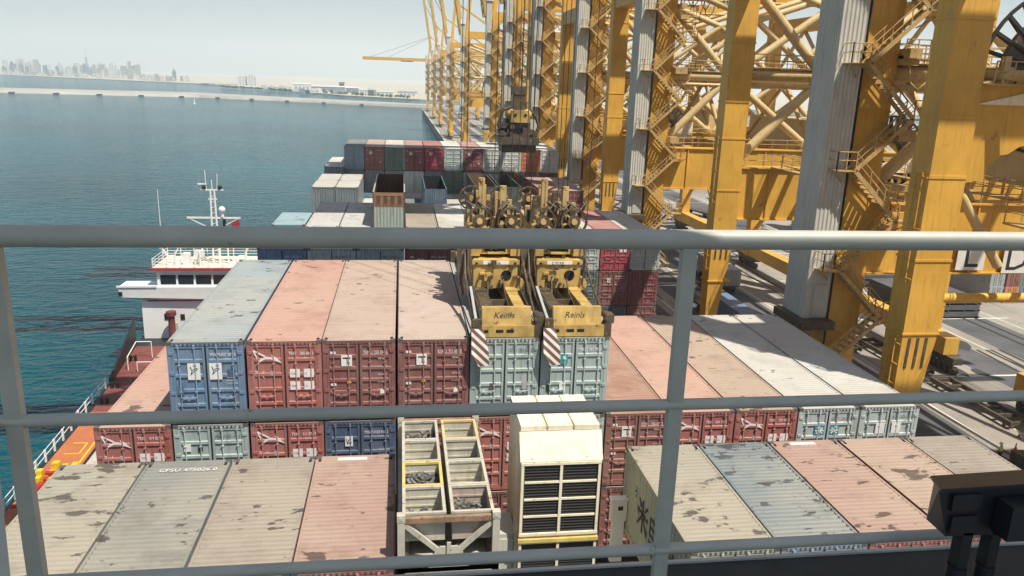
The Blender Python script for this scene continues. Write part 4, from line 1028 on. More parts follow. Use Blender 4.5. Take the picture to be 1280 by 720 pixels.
def crane(yn, yf, label, boom='down', reel=None, letters=False, shaft=True, plate=False, group='ship-to-shore cranes along the quay', detail=True, yoff=0):
    c = thing('quay_crane', label, 'crane', (26, yn, QZ), group)
    S = yf-yn; top = ZQ(17)
    for (lx, ly) in ((0,0),(0,S),(XL,0),(XL,S)):
        b = MB()
        if ly == S and lx == 0:
            b.box(lx,lx+2.0,ly,ly+1.5,ZQ(-12.1),top); b.hexa([(lx+.1,ly+.1,ZQ(-20)),(lx+1.0,ly+.1,ZQ(-20)),(lx+1.0,ly+1.4,ZQ(-20)),(lx+.1,ly+1.4,ZQ(-20)),(lx,ly,ZQ(-12.1)),(lx+2.0,ly,ZQ(-12.1)),(lx+2.0,ly+1.5,ZQ(-12.1)),(lx,ly+1.5,ZQ(-12.1))])
            b.box(lx+.1,lx+1.9,ly+.1,ly+1.4,ZQ(-29),ZQ(-20)); b.box(lx-.06,lx+2.06,ly-.06,ly+1.56,ZQ(-12.14),ZQ(-12.04)); b.box(lx-.04,lx+2.04,ly-.04,ly+1.54,ZQ(-3.95),ZQ(-3.8))
            for i in range(3): x = lx+.36+i*.48; b.hexa([(x,ly-.02,ZQ(-14.0)),(x+.13,ly-.02,ZQ(-14.0)),(x+.13,ly+.3,ZQ(-14)),(x,ly+.3,ZQ(-14)),(x,ly-.02,ZQ(-12.3)),(x+.16,ly-.02,ZQ(-12.3)),(x+.16,ly+.3,ZQ(-12.3)),(x,ly+.3,ZQ(-12.3))],1)
        else: b.box(lx,lx+2.0,ly,ly+1.8,ZQ(-29),top)
        for q in (-24,-20,-16,-8.2,-1.0,3.6,7.5): b.box(lx-.05,lx+2.05,ly-.05,ly+1.85 if not (ly==S and lx==0) else ly+1.55,ZQ(q),ZQ(q)+.12)
        lg = b.build('leg', [M['yellow'], M['oily']], c)
        if lx == 0 and detail and ly == S:
            for z0,z1 in ((-9.3,-3.7),(-15,-12.4)):
                l = MB()
                for yy in (.25,.75): l.box(-.24,-.18,ly+yy-.03,ly+yy+.03,ZQ(z0),ZQ(z1))
                n = int((z1-z0)/.9)
                for i in range(n+1): q = z0+i*.9+.2; l.box(-.26,-.2,ly+.22,ly+.78,ZQ(q)-.03,ZQ(q)+.03); 
                for q in (z0+.2,(z0+z1)/2,z1-.2): l.bar((-.2,ly-.15,ZQ(q)),(-.2,ly+1.1,ZQ(q)),.06)
                l.build('ladder', M['yellow'], lg)
    for ly in (0, S):
        yc = ly+.9
        if plate and ly == S: continue
        b = MB(); b.box(2.0,XL,ly+.15,ly+1.5,ZQ(-10.5),ZQ(-6.3)); b.box(2.0,XL,ly-.05,ly+1.7,ZQ(-6.3),ZQ(-6.2)); b.box(2.0,XL,ly-.05,ly+1.7,ZQ(-10.6),ZQ(-10.5))
        for i in range(6): x = 4.5+i*4.4; b.box(x-.05,x+.05,ly+.02,ly+.15,ZQ(-10.5),ZQ(-6.3))
        pb = b.build('portal_beam', M['yellow'], c)
        if detail:
            b = MB(); handrail(b, [(2.2,ly+.1,ZQ(-6.2)),(XL-.2,ly+.1,ZQ(-6.2))]); b.build('handrail', M['yellow_old'], pb)
        b = MB(); b.tube((2.0,yc,ZQ(1.25)),(XL,yc,ZQ(1.25)),.46,14); b.build('cross_tube', M['yellow_pale'], c)
        b = MB(); b.tube((2.0,yc-.25,ZQ(.42)),(XL,yc-.25,ZQ(.42)),.16,8); b.build('pipe_run', M['yellow_pale'], c)
        for (p, q) in (((1.2,8.6),(8.6,1.25)),((8.6,1.25),(19,8.6)),((19,8.6),(28.6,1.25)),((28.6,1.25),(XL+.8,8.6)),((1.2,-6.3),(8.6,1.25)),((8.6,1.25),(19,-6.3)),((19,-6.3),(28.6,1.25)),((28.6,1.25),(XL+.8,-6.3)),((1.5,14.5),(19,8.6)),((XL+.5,14.5),(19,8.6))):
            b = MB(); b.tube((p[0],yc,ZQ(p[1])),(q[0],yc,ZQ(q[1])),.40,12); b.build('diagonal_brace', M['yellow_pale'], c)
    for lx in (0, XL):          # sill beams, top ties, cross bracing along the quay, bogies
        b = MB(); b.box(lx+.1,lx+1.9,-3.5,S+5,ZQ(-28.9),ZQ(-26.9)); b.build('sill_beam', M['yellow'], c)
        b = MB(); b.box(lx+.1,lx+1.9,1.8,S,ZQ(9.2),ZQ(11.2)); b.build('tie_beam', M['yellow'], c)
        if lx:
            b = MB(); b.tube((lx+1,1.8,ZQ(-24)),(lx+1,S,ZQ(-7)),.38,10); b.tube((lx+1,S,ZQ(-24)),(lx+1.9,1.8,ZQ(-7)),.38,10); b.build('side_brace', M['yellow_old'], c)
        for ly in (-1.5, S+1.5):
            b = MB(); b.box(lx+.4,lx+1.6,ly-3.4,ly+3.4,ZQ(-29.7),ZQ(-28.95)); b.box(lx+.3,lx+1.7,ly-1,ly+1,ZQ(-29.0),ZQ(-28.8))
            for i in range(-3,4): b.tube((lx+.7,ly+i*1.0,ZQ(-30.5)),(lx+1.3,ly+i*1.0,ZQ(-30.5)),.46,10); b.box(lx+.55,lx+.68,ly+i*1.0-.3,ly+i*1.0+.3,ZQ(-30.6),ZQ(-29.7))
            b.build('bogie', M['oily'], c)
    for lx in (1, XL+1):
        if lx == 1: continue
        b = MB(); b.tube((lx,1.8,ZQ(1.25)),(lx,S,ZQ(1.25)),.42,12); b.build('side_tube', M['yellow_pale'], c)
        b = MB(); b.tube((lx,1.2,ZQ(1.5)),(lx,S/2+.9,ZQ(9.4)),.30,10); b.build('side_brace', M['yellow_pale'], c)
        b = MB(); b.tube((lx,S+.6,ZQ(1.5)),(lx,S/2+.9,ZQ(9.4)),.30,10); b.build('side_brace', M['yellow_pale'], c)
    for (p, q) in (((2,.9),(18,S+.9)),((2,S+.9),(18,.9)),((18,.9),(XL,S+.9)),((18,S+.9),(XL,.9)),((18,.9),(18,S+.9)),((9,.9),(9,S+.9)),((28,.9),(28,S+.9))):
        b = MB(); b.tube((p[0],p[1],ZQ(1.1)),(q[0],q[1],ZQ(1.1)),.27,10); b.build('plan_brace', M['yellow_old'], c)
    for x in (9, 19, 28):
        b = MB(); b.tube((x,.9,ZQ(-6.3)),(x,S/2,ZQ(1.0)),.24,8); b.tube((x,S+.9,ZQ(-6.3)),(x,S/2,ZQ(1.0)),.24,8); b.build('knee_brace', M['yellow_old'], c)
    if detail:
        for ly in (0, S):
            if plate and ly == S: continue
            b = MB(); b.box(2.1,XL-.1,ly+.35,ly+1.35,ZQ(1.72),ZQ(1.80)); handrail(b, [(2.2,ly+.35,ZQ(1.8)),(XL-.2,ly+.35,ZQ(1.8))]); handrail(b, [(2.2,ly+1.35,ZQ(1.8)),(XL-.2,ly+1.35,ZQ(1.8))]); b.build('catwalk', M['yellow_old'], c)
            b = MB()
            for i in range(9):
                x = 3+i*1.7; b.path([(x,ly+1.6,ZQ(12)),(x+.3,ly+1.6,ZQ(10.6-.2*(i%3))),(x+.85,ly+1.6,ZQ(9.9-.3*(i%2))),(x+1.4,ly+1.6,ZQ(10.6)),(x+1.7,ly+1.6,ZQ(12))],.06,5)
            b.build('festoon_cable', M['rope'], c)
            b = MB(); b.tube((2,ly+1.6,ZQ(12.1)),(XL,ly+1.6,ZQ(12.1)),.18,8); b.build('festoon_rail', M['yellow_old'], c)
        b = MB(); b.box(19,24,1.8,S-.2,ZQ(-6.15),ZQ(-3.2)); b.box(18.8,24.2,1.6,S,ZQ(-3.2),ZQ(-3.0)); b.build('switch_house', M['yellow_pale'], c)
        for x in (4.5, 12):
            b = MB(); b.box(x,x+1.0,1.6,S,ZQ(-6.2),ZQ(-6.1)); handrail(b, [(x,1.7,ZQ(-6.1)),(x,S-.1,ZQ(-6.1))]); handrail(b, [(x+1.0,1.7,ZQ(-6.1)),(x+1.0,S-.1,ZQ(-6.1))]); b.build('catwalk', M['yellow_old'], c)
    # main girders, back reach and boom
    yg = S/2+yoff
    b = MB()
    for s in (-2.6, 2.6): b.box(-1, XL+22, yg+s-.55, yg+s+.55, ZQ(17), ZQ(19.6))
    for i in range(7): b.box(2+i*8, 2.6+i*8, yg-2.05, yg+2.05, ZQ(18.2), ZQ(19.2))
    b.build('main_girder', M['yellow'], c)
    b = MB(); b.box(XL-6, XL+12, yg-3.4, yg+3.4, ZQ(19.7), ZQ(24.5)); b.box(XL-6.2,XL+12.2,yg-3.6,yg+3.6,ZQ(24.5),ZQ(24.8)); b.build('machinery_house', M['shipwhite'], c)
    b = MB()
    for s in (-2.6, 2.6):
        b.bar((1,yg+s,ZQ(17)),(3,yg+s*.4,ZQ(40)),1.1); b.bar((XL,yg+s,ZQ(19.6)),(3,yg+s*.4,ZQ(40)),.6)
    b.box(2,4.2,yg-1.6,yg+1.6,ZQ(39.5),ZQ(41)); b.build('apex_frame', M['yellow'], c)
    b = MB()
    ang = 0 if boom == 'down' else math.radians(81)
    ca, sa = math.cos(ang), math.sin(ang)
    P = lambda d: (-1-ca*d, ZQ(18.3)+sa*d)
    for s in (-2.6, 2.6):
        x0,z0 = P(0.2); x1,z1 = P(62); b.bar((x0,yg+s,z0),(x1,yg+s*.9,z1),1.5,2.8)
    for d in range(3, 57, 6):
        (xa_,za_),(xb_,zb_) = P(d), P(d+6); b.bar((xa_,yg-2.2,za_),(xb_,yg+2.2,zb_),.45); b.bar((xa_,yg+2.2,za_),(xb_,yg-2.2,zb_),.45)
    for d in range(3, 62, 9): x,z_ = P(d); b.box(x-.25,x+.25,yg-2.1,yg+2.1,z_-.4,z_+.4)
    bo = b.build('boom', M['yellow'], c)
    b = MB()
    for s in (-1.4,1.4): x,z_ = P(40); b.tube((3,yg+s,ZQ(40)),(x,yg+s,z_),.09,5); x,z_ = P(58); b.tube((3,yg+s,ZQ(40.6)),(x,yg+s,z_),.09,5)
    b.build('boom_stay', M['oily'], bo)
    if boom == 'down':
        b = MB(); b.box(-26,-14,yg-2.0,yg+2.0,ZQ(16.2),ZQ(16.9)); b.build('trolley', M['oily'], c)
    # elevator shaft in ribbed grey cladding
    if shaft:
        b = MB(); x0,x1,y0,y1 = -1.85,-.32,-.25,2.3; z0,z1 = ZQ(-13.3), ZQ(22)
        pr = corr(x0, x1, .24, .05); n = len(pr); b.add([(t,y0+d,z0) for t,d in pr]+[(t,y0+d,z1) for t,d in pr], [(i,i+1,i+1+n,i+n) for i in range(n-1)])
        pr = corr(y0, y1, .24, .05); n = len(pr); b.add([(x0+d,t,z0) for t,d in pr]+[(x0+d,t,z1) for t,d in pr], [(i,i+1,i+1+n,i+n) for i in range(n-1)])
        b.box(x0+.08,x1,y0+.08,y1,z0,z1)
        es = b.build('elevator_shaft', M['grey_clad'], c)
        b = MB(); b.box(x0-.3,x1+.3,y0-.3,y1+.3,z1,z1+1.8); b.build('shaft_cap', M['shipwhite'], es)
        b = MB(); b.box(x0-.5,x1+.1,y0-.9,y1+.2,z0-.5,z0); b.build('shaft_platform', M['oily'], es)
        b = MB(); b.box(x0+.5,x1-.1,y0-.06,y0-.01,z0+.1,z0+2.1); b.build('shaft_door', M['rail_grey'], es)
        b = MB(); b.tube((-.16,-.12,ZQ(-20)),(-.16,-.12,ZQ(17)),.06,5)
        b.build('power_cable', M['rope'], c)
        # zig-zag stair on the aft side of the near leg
        b = MB(); yy = -.75; z0 = -19.0
        xa, xb = -.35, 2.75
        for i in range(12):
            z1 = z0+2.95
            p, q = ((xa,yy,ZQ(z0)),(xb,yy,ZQ(z1))) if i%2 else ((xb,yy,ZQ(z0)),(xa,yy,ZQ(z1)))
            flight(b, p, q)
            ex = q[0]; l0, l1 = (ex-1.15, ex+.05) if ex == xa else (ex-.05, ex+1.15)
            b.box(l0,l1,yy-.45,yy+.7,ZQ(z1)-.06,ZQ(z1))
            ox = l0 if ex == xa else l1
            handrail(b, [(ex,yy-.42,ZQ(z1)),(ox,yy-.42,ZQ(z1)),(ox,yy+.65,ZQ(z1))], step=.55)
            b.bar((ex,yy+.7,ZQ(z1)-.9),(ox,yy-.3,ZQ(z1)-.06),.07)
            z0 = z1
        b.build('stairway', M['yellow_old'], c)
        b = MB(); rs = random.Random(int(yn*10))
        for i in range(7):     # electrical fittings, cable loops and small platforms beside the stair
            b = MB(); q = rs.uniform(-9,13); b.box(2.0,2.0+rs.uniform(.4,1.4),-.3-rs.random(),.3,ZQ(q),ZQ(q)+rs.uniform(.3,1.0)); b.build('electrical_box', M['yellow_old'], c)
        for i in range(3):
            b = MB(); q = 2+i*4.5; b.box(2,4.2,-.6,.4,ZQ(q),ZQ(q)+.08); handrail(b, [(2,-.6,ZQ(q)),(4.2,-.6,ZQ(q)),(4.2,.4,ZQ(q))], step=.6)
            b.path([(2.4+.1*i,-.4,ZQ(q)),(2.7,-.4,ZQ(q)-1.3),(3.2,-.4,ZQ(q)-1.7),(3.7,-.4,ZQ(q)-1.2),(3.9,-.4,ZQ(q))],.06,5)
            b.build('side_platform', M['yellow_old'], c)
    else:
        pass
    if plate:      # deep haunched plate beam right of the far leg
        b = MB(); y0 = S+.3
        b.prism([(2.0,ZQ(.7)),(XL,ZQ(.7)),(XL,ZQ(-2.2)),(5.6,ZQ(-2.2)),(4.9,ZQ(-2.3)),(4.3,ZQ(-2.7)),(3.9,ZQ(-2.75)),(3.4,ZQ(-3.3)),(3.2,ZQ(-4.0)),(2.0,ZQ(-4.2))], 'y', y0, y0+.9); b.build('plate_beam', M['yellow'], c)
        b = MB(); b.tube((2.0,S+.8,ZQ(-10.35)),(XL,S+.8,ZQ(-10.35)),.26,12); b.build('lower_tie', M['yellow'], c)
        b = MB(); b.tube((2.0,S+.8,ZQ(-4.2)),(5.4,S+.8,ZQ(-8.6)),.24,12); b.build('diagonal_brace', M['yellow_pale'], c)
        b = MB(); handrail(b, [(2.4,S-.2,ZQ(.7)),(8.5,S-.2,ZQ(.7))], step=.9); b.box(2.0,9,S-.3,S+.3,ZQ(.62),ZQ(.7)); b.build('walkway', M['yellow_old'], c)
        b = MB(); b.box(2.9,3.5,S-.1,S+.5,ZQ(.71),ZQ(1.5)); b.box(3.8,4.6,S,S+.6,ZQ(.71),ZQ(1.35)); b.box(3.0,3.3,S,S+.3,ZQ(1.5),ZQ(2.0)); b.build('switch_box', M['yellow_pale'], c)
    if reel:
        rx, ry, rz, rr = reel; b = MB(); cc = (rx,ry,ZQ(rz))
        rim(b, cc, rr, .16, .06, 0, 40); rim(b, cc, rr*.35, .2, .25, 0, 24)
        for i in range(26):
            a = 2*PI*i/26; b.bar((rx+rr*.3*math.cos(a),ry-.25,cc[2]+rr*.3*math.sin(a)),(rx+rr*.97*math.cos(a),ry-.05,cc[2]+rr*.97*math.sin(a)),.16,.16); b.bar((rx+rr*.3*math.cos(a),ry+.25,cc[2]+rr*.3*math.sin(a)),(rx+rr*.97*math.cos(a),ry+.05,cc[2]+rr*.97*math.sin(a)),.12,.12)
        rim(b, cc, rr*.72, rr*.38, .14, 1, 40)
        b.build('cable_reel', [M['rope'], M['oily']], c)
        b = MB(); b.prism([(rx-rr*1.05,ZQ(rz)-1.6),(rx+rr*1.3,ZQ(rz)-1.6),(rx+rr*1.3,ZQ(rz)+.6)], 'y', ry-.5, ry-.4); b.build('reel_guard', M['cream'], c)
    if letters:
        for i, ch in enumerate('LD'):
            p = ony((1215,1272)[i], (318,322)[i], yn-.1); x = p.x-26
            b = MB(); b.box(x-.95,x+.95,-.09,-.06,ZQ(p.z)-1.0,ZQ(p.z)+1.0); b.text(ch, 2.3, x, -.095, ZQ(p.z)-.8, 1, align='CENTER'); b.build('letter_board', [M['white'], M['ink']], c)
    return c
crane(22.4, 35.6, 'nearest yellow quay crane, its plain box leg with a ladder at the right edge', reel=(6.2,13.9,1.3,4.0), plate=True, yoff=2)
crane(42.7, 61.7, 'second yellow quay crane, thick grey shaft and zig-zag stairs beside its near leg', reel=(14,17.5,-4.6,3.0), letters=True, yoff=5)
crane(81.0, 98.7, 'third yellow quay crane, slimmer grey shaft whose stairs reach the mid rail level', reel=(8,18.0,-4.8,2.6))
crane(110.5, 130.5, 'fourth yellow quay crane, its shaft just right of the hanging headblock')
def copy_tree(o, parent=None):
    c = o.copy(); COL.objects.link(c)
    if parent: c.parent = parent
    for ch in o.children: copy_tree(ch, c)
    return c
up = crane(188, 206, 'raised-boom quay crane closest behind the fourth crane', boom='up', detail=False)
for y, lab in ((148,'raised-boom quay crane partly hidden by the hanging ropes'),(232,'raised-boom quay crane whose white-capped shaft stands clear against the sky'),(330,'distant raised-boom crane behind the clear-standing shaft'),(430,'distant raised-boom crane with a white shaft cap, middle of the far row'),(540,'far raised-boom crane second from the end of the quay'),(650,'far raised-boom crane next to the lowered boom')):
    o = copy_tree(up); o.location.y = y; o['label'] = lab
crane(800, 818, 'farthest quay crane with its boom lowered out over the water', boom='down', detail=False)

# ------------------------------------------------------------------ quay, yard, land and water
b = MB(); b.prism([(22.5,-250),(2500,-250),(2500,860),(22.5,860)], 'z', -36.5, QZ); tag(b.build('quay', M['concrete']), kind='structure')
b = MB(); b.box(22.5,23.1,-250,860,QZ+.004,QZ+.26); tag(b.build('quay_kerb', M['linepaint']), kind='structure')
b = MB()
for x in (27,63): b.box(x-.09,x+.09,-200,858,QZ+.004,QZ+.03); b.box(x-.5,x-.38,-200,858,QZ+.004,QZ+.008); b.box(x+.38,x+.5,-200,858,QZ+.004,QZ+.008)
tag(b.build('crane_rails', M['steelrail']), kind='structure')
b = MB()
for x0,x1 in ((33,37.5),(41,45.5),(49,53.5),(67,72),(76,84)): b.box(x0,x1,-200,858,QZ+.004,QZ+.006)
tag(b.build('traffic_lanes', M['asphalt']), kind='structure')
b = MB()
for x in (32.6,38.8,46.8,54.4,59,74,86): b.box(x-.12,x+.12,-200,858,QZ+.008,QZ+.012)
for y in range(10, 300, 22): b.box(60,88,y-.2,y+.2,QZ+.012,QZ+.016)
tag(b.build('lane_markings', M['linepaint']), kind='structure')
b = MB(); b.add([(-14000,-600,-35),(14000,-600,-35),(14000,14000,-35),(-14000,14000,-35)], [(0,1,2,3)]); tag(b.build('sea', M['water']), kind='structure')
b = MB(); shore = [(-6000,6400),(-2600,4200),(-1407,3085),(-593,2414),(-325,1990),(-102,1490),(32,1366),(3500,1300),(13000,1300),(13000,13900),(-6000,13900)]
b.prism(shore, 'z', -36, -33.2); tag(b.build('far_shore', M['sand']), kind='structure')
M['mole'] = paint('pale_rock', (.40,.38,.33), .9, .15, .05, streak=False)
br = thing('breakwater', 'long low pale breakwater crossing the water below the skyline', 'breakwater', (-300,1150,-35))
near = [(-1500,860),(-800,1062),(-513,1118),(-277,1164),(24,1006),(300,880)]; far = [(-1500,950),(-800,1190),(-560,1240),(-320,1300),(25,1060),(300,925)]
b = MB()
for i in range(len(near)-1):
    a0,a1,c0,c1 = near[i],near[i+1],far[i],far[i+1]
    ins = lambda p,q,t: (p[0]+(q[0]-p[0])*t, p[1]+(q[1]-p[1])*t)
    p = lambda q,z_: (q[0]+300, q[1]-1150, z_)
    n0,n1 = ins(a0,c0,.05),ins(a1,c1,.05)
    b.hexa([p(a0,-1),p(a1,-1),p(c1,-1),p(c0,-1),p(n0,3.6),p(n1,3.6),p(c1,3.6),p(c0,3.6)])
b.build('embankment', M['mole'], br)
for i in range(12):
    x = -600+i*50; 
    for j in range(len(near)-1):
        if near[j][0] <= x <= near[j+1][0]:
            t_ = (x-near[j][0])/(near[j+1][0]-near[j][0]); y = near[j][1]+t_*(near[j+1][1]-near[j][1])
            b = MB(); b.box(x+300-2.5,x+300+2.5,y-1150-4,y-1150+14,-1,1.7); b.build('outfall', M['asphalt'], br)
# buoy
by = thing('buoy', 'small white buoy alone on the open water', 'buoy', (-226,924,-35)); b = MB(); b.tube((0,0,-.5),(0,0,1.0),1.4,12); b.tube((0,0,1.0),(0,0,4.4),.7,8,0,.25); b.ball((0,0,4.8),.6,8); b.build('float', M['shipwhite'], by)

# city skyline
def tower(xl, xr, ytop, Y, mat, label, spire=0, yb=None):
    ytop += max(0, 90+.034*xl-ytop)*.16; p = ony((xl+xr)/2, ytop, Y); w = abs(ony(xr, ytop, Y).x-ony(xl, ytop, Y).x)
    zb = -33.1; h = p.z-zb; dep = w*random.uniform(.7,1.2)
    b = MB(); b.box(-w/2,w/2,0,dep,0,h)
    if spire: b.box(-w/4,w/4,dep*.2,dep*.7,h,h+spire*.4); b.tube((0,dep*.45,h+spire*.4),(0,dep*.45,h+spire),w*.1,6,0,w*.02)
    elif random.random() < .5: b.box(-w/4,w/4,dep*.2,dep*.7,h,h+4)
    o = b.build('tower_block' if 'tower' in label else 'low_block', M[mat], None, (p.x, Y, zb))
    return tag(o, label, 'building', 'hazy skyline towers' if label.startswith('hazy tower') else ('low shore buildings' if label.startswith('small') else None))
rs = random.Random(11)
main = [(2,7,72),(12,15.5,75),(19,23,71),(23.5,28,69.5),(34,39,75),(40.6,45.5,71),(46,49,77),(92,97,76),(98,104,79),(112,117,82),(121,126,77),(127,131,77),(136,141,77),(150,156,80),(159,162.5,74),(164.5,169,80),(170,174.5,78)]
for xl,xr,yt in main: tower(xl,xr,yt,rs.uniform(3300,4400),rs.choice(['tower_a','tower_b','tower_c']), 'hazy tower block in the distant city skyline across the water')
tower(105.5,109.5,77,5200,'tower_b','tallest hazy skyline tower, ending in a needle-thin spire',95)
for i in range(95):
    x = rs.uniform(0,176); tower(x,x+rs.uniform(2.2,5),rs.triangular(73,86,82)+x*.03,rs.uniform(3300,4300),rs.choice(['tower_a','tower_b','tower_c']),'hazy tower block in the distant city skyline across the water')
for i in range(60):
    x = rs.uniform(0,236); Y = 2450+(236-x)/236*650+rs.uniform(60,420); tower(x,x+rs.uniform(2,6),81+x*.034+rs.uniform(5.5,9.5),Y,rs.choice(['tower_c','tower_a','tower_c']),'small pale low block along the distant city shore')
tower(215,219,87,2900,'tower_b','lone grey tower at the right end of the low city blocks',12)
for xl,xr in ((297,306.5),(308.5,318)): tower(xl,xr,94.5,2350,'tower_c',['left','right'][xl>300]+' one of the two white hotel blocks standing apart on the shore')
def shed(xl, xr, yt, Y, mat, roofm, label, cat='warehouse', name='warehouse'):
    p = ony((xl+xr)/2, yt, Y); w = abs(ony(xr, yt, Y).x-ony(xl, yt, Y).x); h = p.z+33.2
    s = thing(name, label, cat, (p.x, Y, -33.2), 'port sheds on the far shore')
    b = MB(); b.box(-w/2,w/2,0,w*.5,0,h*.8); b.build('wall', M[mat], s)
    b = MB(); b.prism([(-1,h*.8),(w*.5+1,h*.8),(w*.25,h)], 'x', -w/2-1, w/2+1); b.build('roof', M[roofm], s)
    b = MB()
    for i in range(4): b.box(-w/2+w*(.12+.22*i),-w/2+w*(.22+.22*i),-.5,-.1,0,h*.45)
    b.build('door', M['shedgrey'] if mat == 'shed' else M['asphalt'], s)
for a in ((331,362,108,2000,'shed','shed','low white warehouse right of the hotel blocks'),(366,388,103.5,1980,'shed','shed','tall white warehouse between two lower ones'),(389,430,107,1800,'shedgrey','shed','long grey warehouse with white roof on the far shore'),(432,448,108.5,1750,'shedgrey','shed','shorter grey warehouse beside the long one'),(449,462,111,1720,'shed','shed','small white shed right of the grey warehouses'),(460,468,111.5,1650,'asphalt','shedgrey','dark square shed near the quay end'),(470,492,114,1650,'shed','shed','low white shed group near the quay end'),(497,521,114,1600,'shed','shedgrey','pale shed just left of the far cranes'),(424,430,102.6,1860,'asphalt','asphalt','dark square tower above the grey warehouse roof'),(250,292,104,2300,'shed','shed','thin white shed left of the hotel blocks')): shed(*a)
for i in range(26):
    x = rs.uniform(330,524); Y = rs.uniform(1500,1900); p = ony(x, 119, Y)
    b = MB(); h = rs.uniform(6,16); w = rs.uniform(4,14); b.box(-w/2,w/2,0,8,0,h*.6); b.box(-w/4,w/4,2,6,h*.6,h*.7)
    tag(b.build('shore_hut', M[rs.choice(['shed','shedgrey','shed'])], None, (p.x,Y,-33.2)), 'small hazy port hut on the far shore near the quay end', 'hut', 'hazy port huts')
def tree_clump():
    b = MB()
    for i in range(300):
        x = rs.uniform(-420,20); t_ = (x+1407)/1347
        y = 3085-t_*1590+rs.uniform(5,60); 
        if rs.random() < .5: continue
        r = rs.uniform(2,4); b.ball((x,y,-33+r*.6), r, 5, 0, 1, 1, .8)
    return b
tag(tree_clump().build('shoreline_trees', plain('hazy_foliage', (.05,.075,.035), .9)), kind='stuff')

# ------------------------------------------------------------------ yard stacks behind the cranes
yb = MB(); yb.box(-1.22,1.22,-6.1,6.1,0,2.59)
for i in range(40): 
    y = -6.0+i*.306
    for sx in (-1,1): yb.box(*sorted((sx*1.222,sx*1.26)), y, y+.15, .15, 2.45)
for x in (-.6,-.25,.25,.6): yb.box(x-.02,x+.02,-6.16,-6.1,.1,2.5)
ym = yb.mesh('yard_container', [M['paint']])
rs = random.Random(21)
cols = [('faded blue',(.10,.19,.34)),('white',(.62,.62,.58)),('brown',(.24,.09,.07)),('grey',(.34,.37,.37)),('orange',(.50,.20,.07)),('green',(.10,.24,.17)),('dark red',(.30,.06,.06))]
def yard(xs, ys, hmax):
    for y in ys:
        for i, x in enumerate(xs):
            for j in range(rs.randint(max(1,hmax-2), hmax)):
                nm, co = rs.choice(cols)
                tag(put('yard_container', ym, None, (x+rs.uniform(-.1,.1), y+rs.uniform(-.2,.2), QZ+.02+j*2.6), co), nm+' container in the quayside yard stacks behind the cranes', 'container', 'containers stacked in the quayside yard')
yard([92+i*2.6 for i in range(3)], [112+i*13 for i in range(5)], 5)
yard([112+i*2.6 for i in range(2)], [190+i*14 for i in range(5)], 5)
yard([150+i*2.6 for i in range(2)], [300+i*14 for i in range(5)], 5)
def lorry(x, y, rz, label, load):
    t = thing('terminal_truck', label, 'truck', (x,y,QZ+.01), None, rz)
    b = MB(); b.box(-1.2,1.2,3.2,4.6,.9,1.3); b.hexa([(-1.2,4.6,.8),(1.2,4.6,.8),(1.2,6.3,.8),(-1.2,6.3,.8),(-1.15,4.6,3.1),(1.15,4.6,3.1),(1.15,5.9,3.1),(-1.15,5.9,3.1)]); b.build('cab', M['shipwhite'], t)
    b = MB(); b.hexa([(-1.0,6.13,1.9),(1.0,6.13,1.9),(1.0,6.16,1.9),(-1.0,6.16,1.9),(-.95,5.95,2.9),(.95,5.95,2.9),(.95,5.98,2.9),(-.95,5.98,2.9)]); b.box(-.9,.9,4.56,4.59,2,2.9); b.build('window', M['glass'], t)
    b = MB(); b.box(-1.2,1.2,-8,3.6,1.1,1.35); b.box(-.4,.4,-8,5,.8,1.1); b.build('trailer', M['oily'], t)
    for yy in (5.3,2.6,-5,-6.4):
        for sx in (-1,1): b = MB(); b.tube((sx*.8,yy,.5),(sx*1.15,yy,.5),.5,14); b.build('wheel', M['rubber'], t)
    if load: tag(put('yard_container', ym, None, (x,y-2.2,QZ+1.37), load[1]), load[0]+' container riding on the terminal truck trailer', 'container')
p = onz(868,268,QZ); lorry(p.x, p.y, PI/2*.2, 'white-cabbed terminal truck parked far between the crane legs', None)
p = onz(905,262,QZ); lorry(p.x+4, p.y, 0, 'second terminal truck standing in the crane shadow, loaded', ('white',(.6,.6,.56)))
for i,(x,y,rz,lab,ld) in enumerate(((35.2,78,0,'terminal truck under the third crane carrying a brown container',('brown',(.26,.10,.07))),(43.2,96,PI,'terminal truck in the middle lane carrying a blue container',('faded blue',(.10,.19,.34))),(51.2,120,0,'terminal truck in the far lane carrying a grey container',('grey',(.34,.37,.37))),(35.2,140,0,'empty terminal truck far along the near lane',None))): lorry(x, y, rz, lab, ld)
for i,(x,y,n_) in enumerate(((78,104,3),(80,122,2))):
    for j in range(n_):
        t = thing('hatch_cover', ['dark grey hatch cover, %s from the ground in the taller stack behind the cranes','dark grey hatch cover, %s from the ground in the lower, farther stack'][i] % (ORD[j]), 'hatch cover', (x,y,QZ+.05+j*1.0))
        b = MB(); b.box(-5,5,-6,6,.25,.95); b.build('cover_plate', M['asphalt'], t)
        b = MB(); 
        for q in range(5): b.box(-5.05+q*2.5,-4.95+q*2.5+.1,-6.05,6.05,.0,.25)
        b.build('stiffener', M['oily'], t)
# steel frames and spare parts lying by the landside legs
for i,(x,y) in enumerate(((59.5,68),(59,82),(55,90))):
    t = thing('spreader_stand', ['dark steel frame lying on the quay nearest the worker','dark steel frame lying further along the quay','dark steel frame lying farthest along the quay'][i], 'steel frame', (x,y,QZ+.02))
    b = MB()
    for sx in (-1,1): b.box(sx*1.1-.15,sx*1.1+.15,-6,6,.3,.8)
    for k in range(7): b.box(-1.1,1.1,-5.8+k*1.9,-5.5+k*1.9,.35,.7)
    b.build('frame', M['oily'], t)
    b = MB()
    for sx in (-1,1):
        for sy in (-1,1): b.box(sx*1.0-.15,sx*1.0+.15,sy*5-.15,sy*5+.15,0,.3)
    b.build('foot', M['rusty'], t)

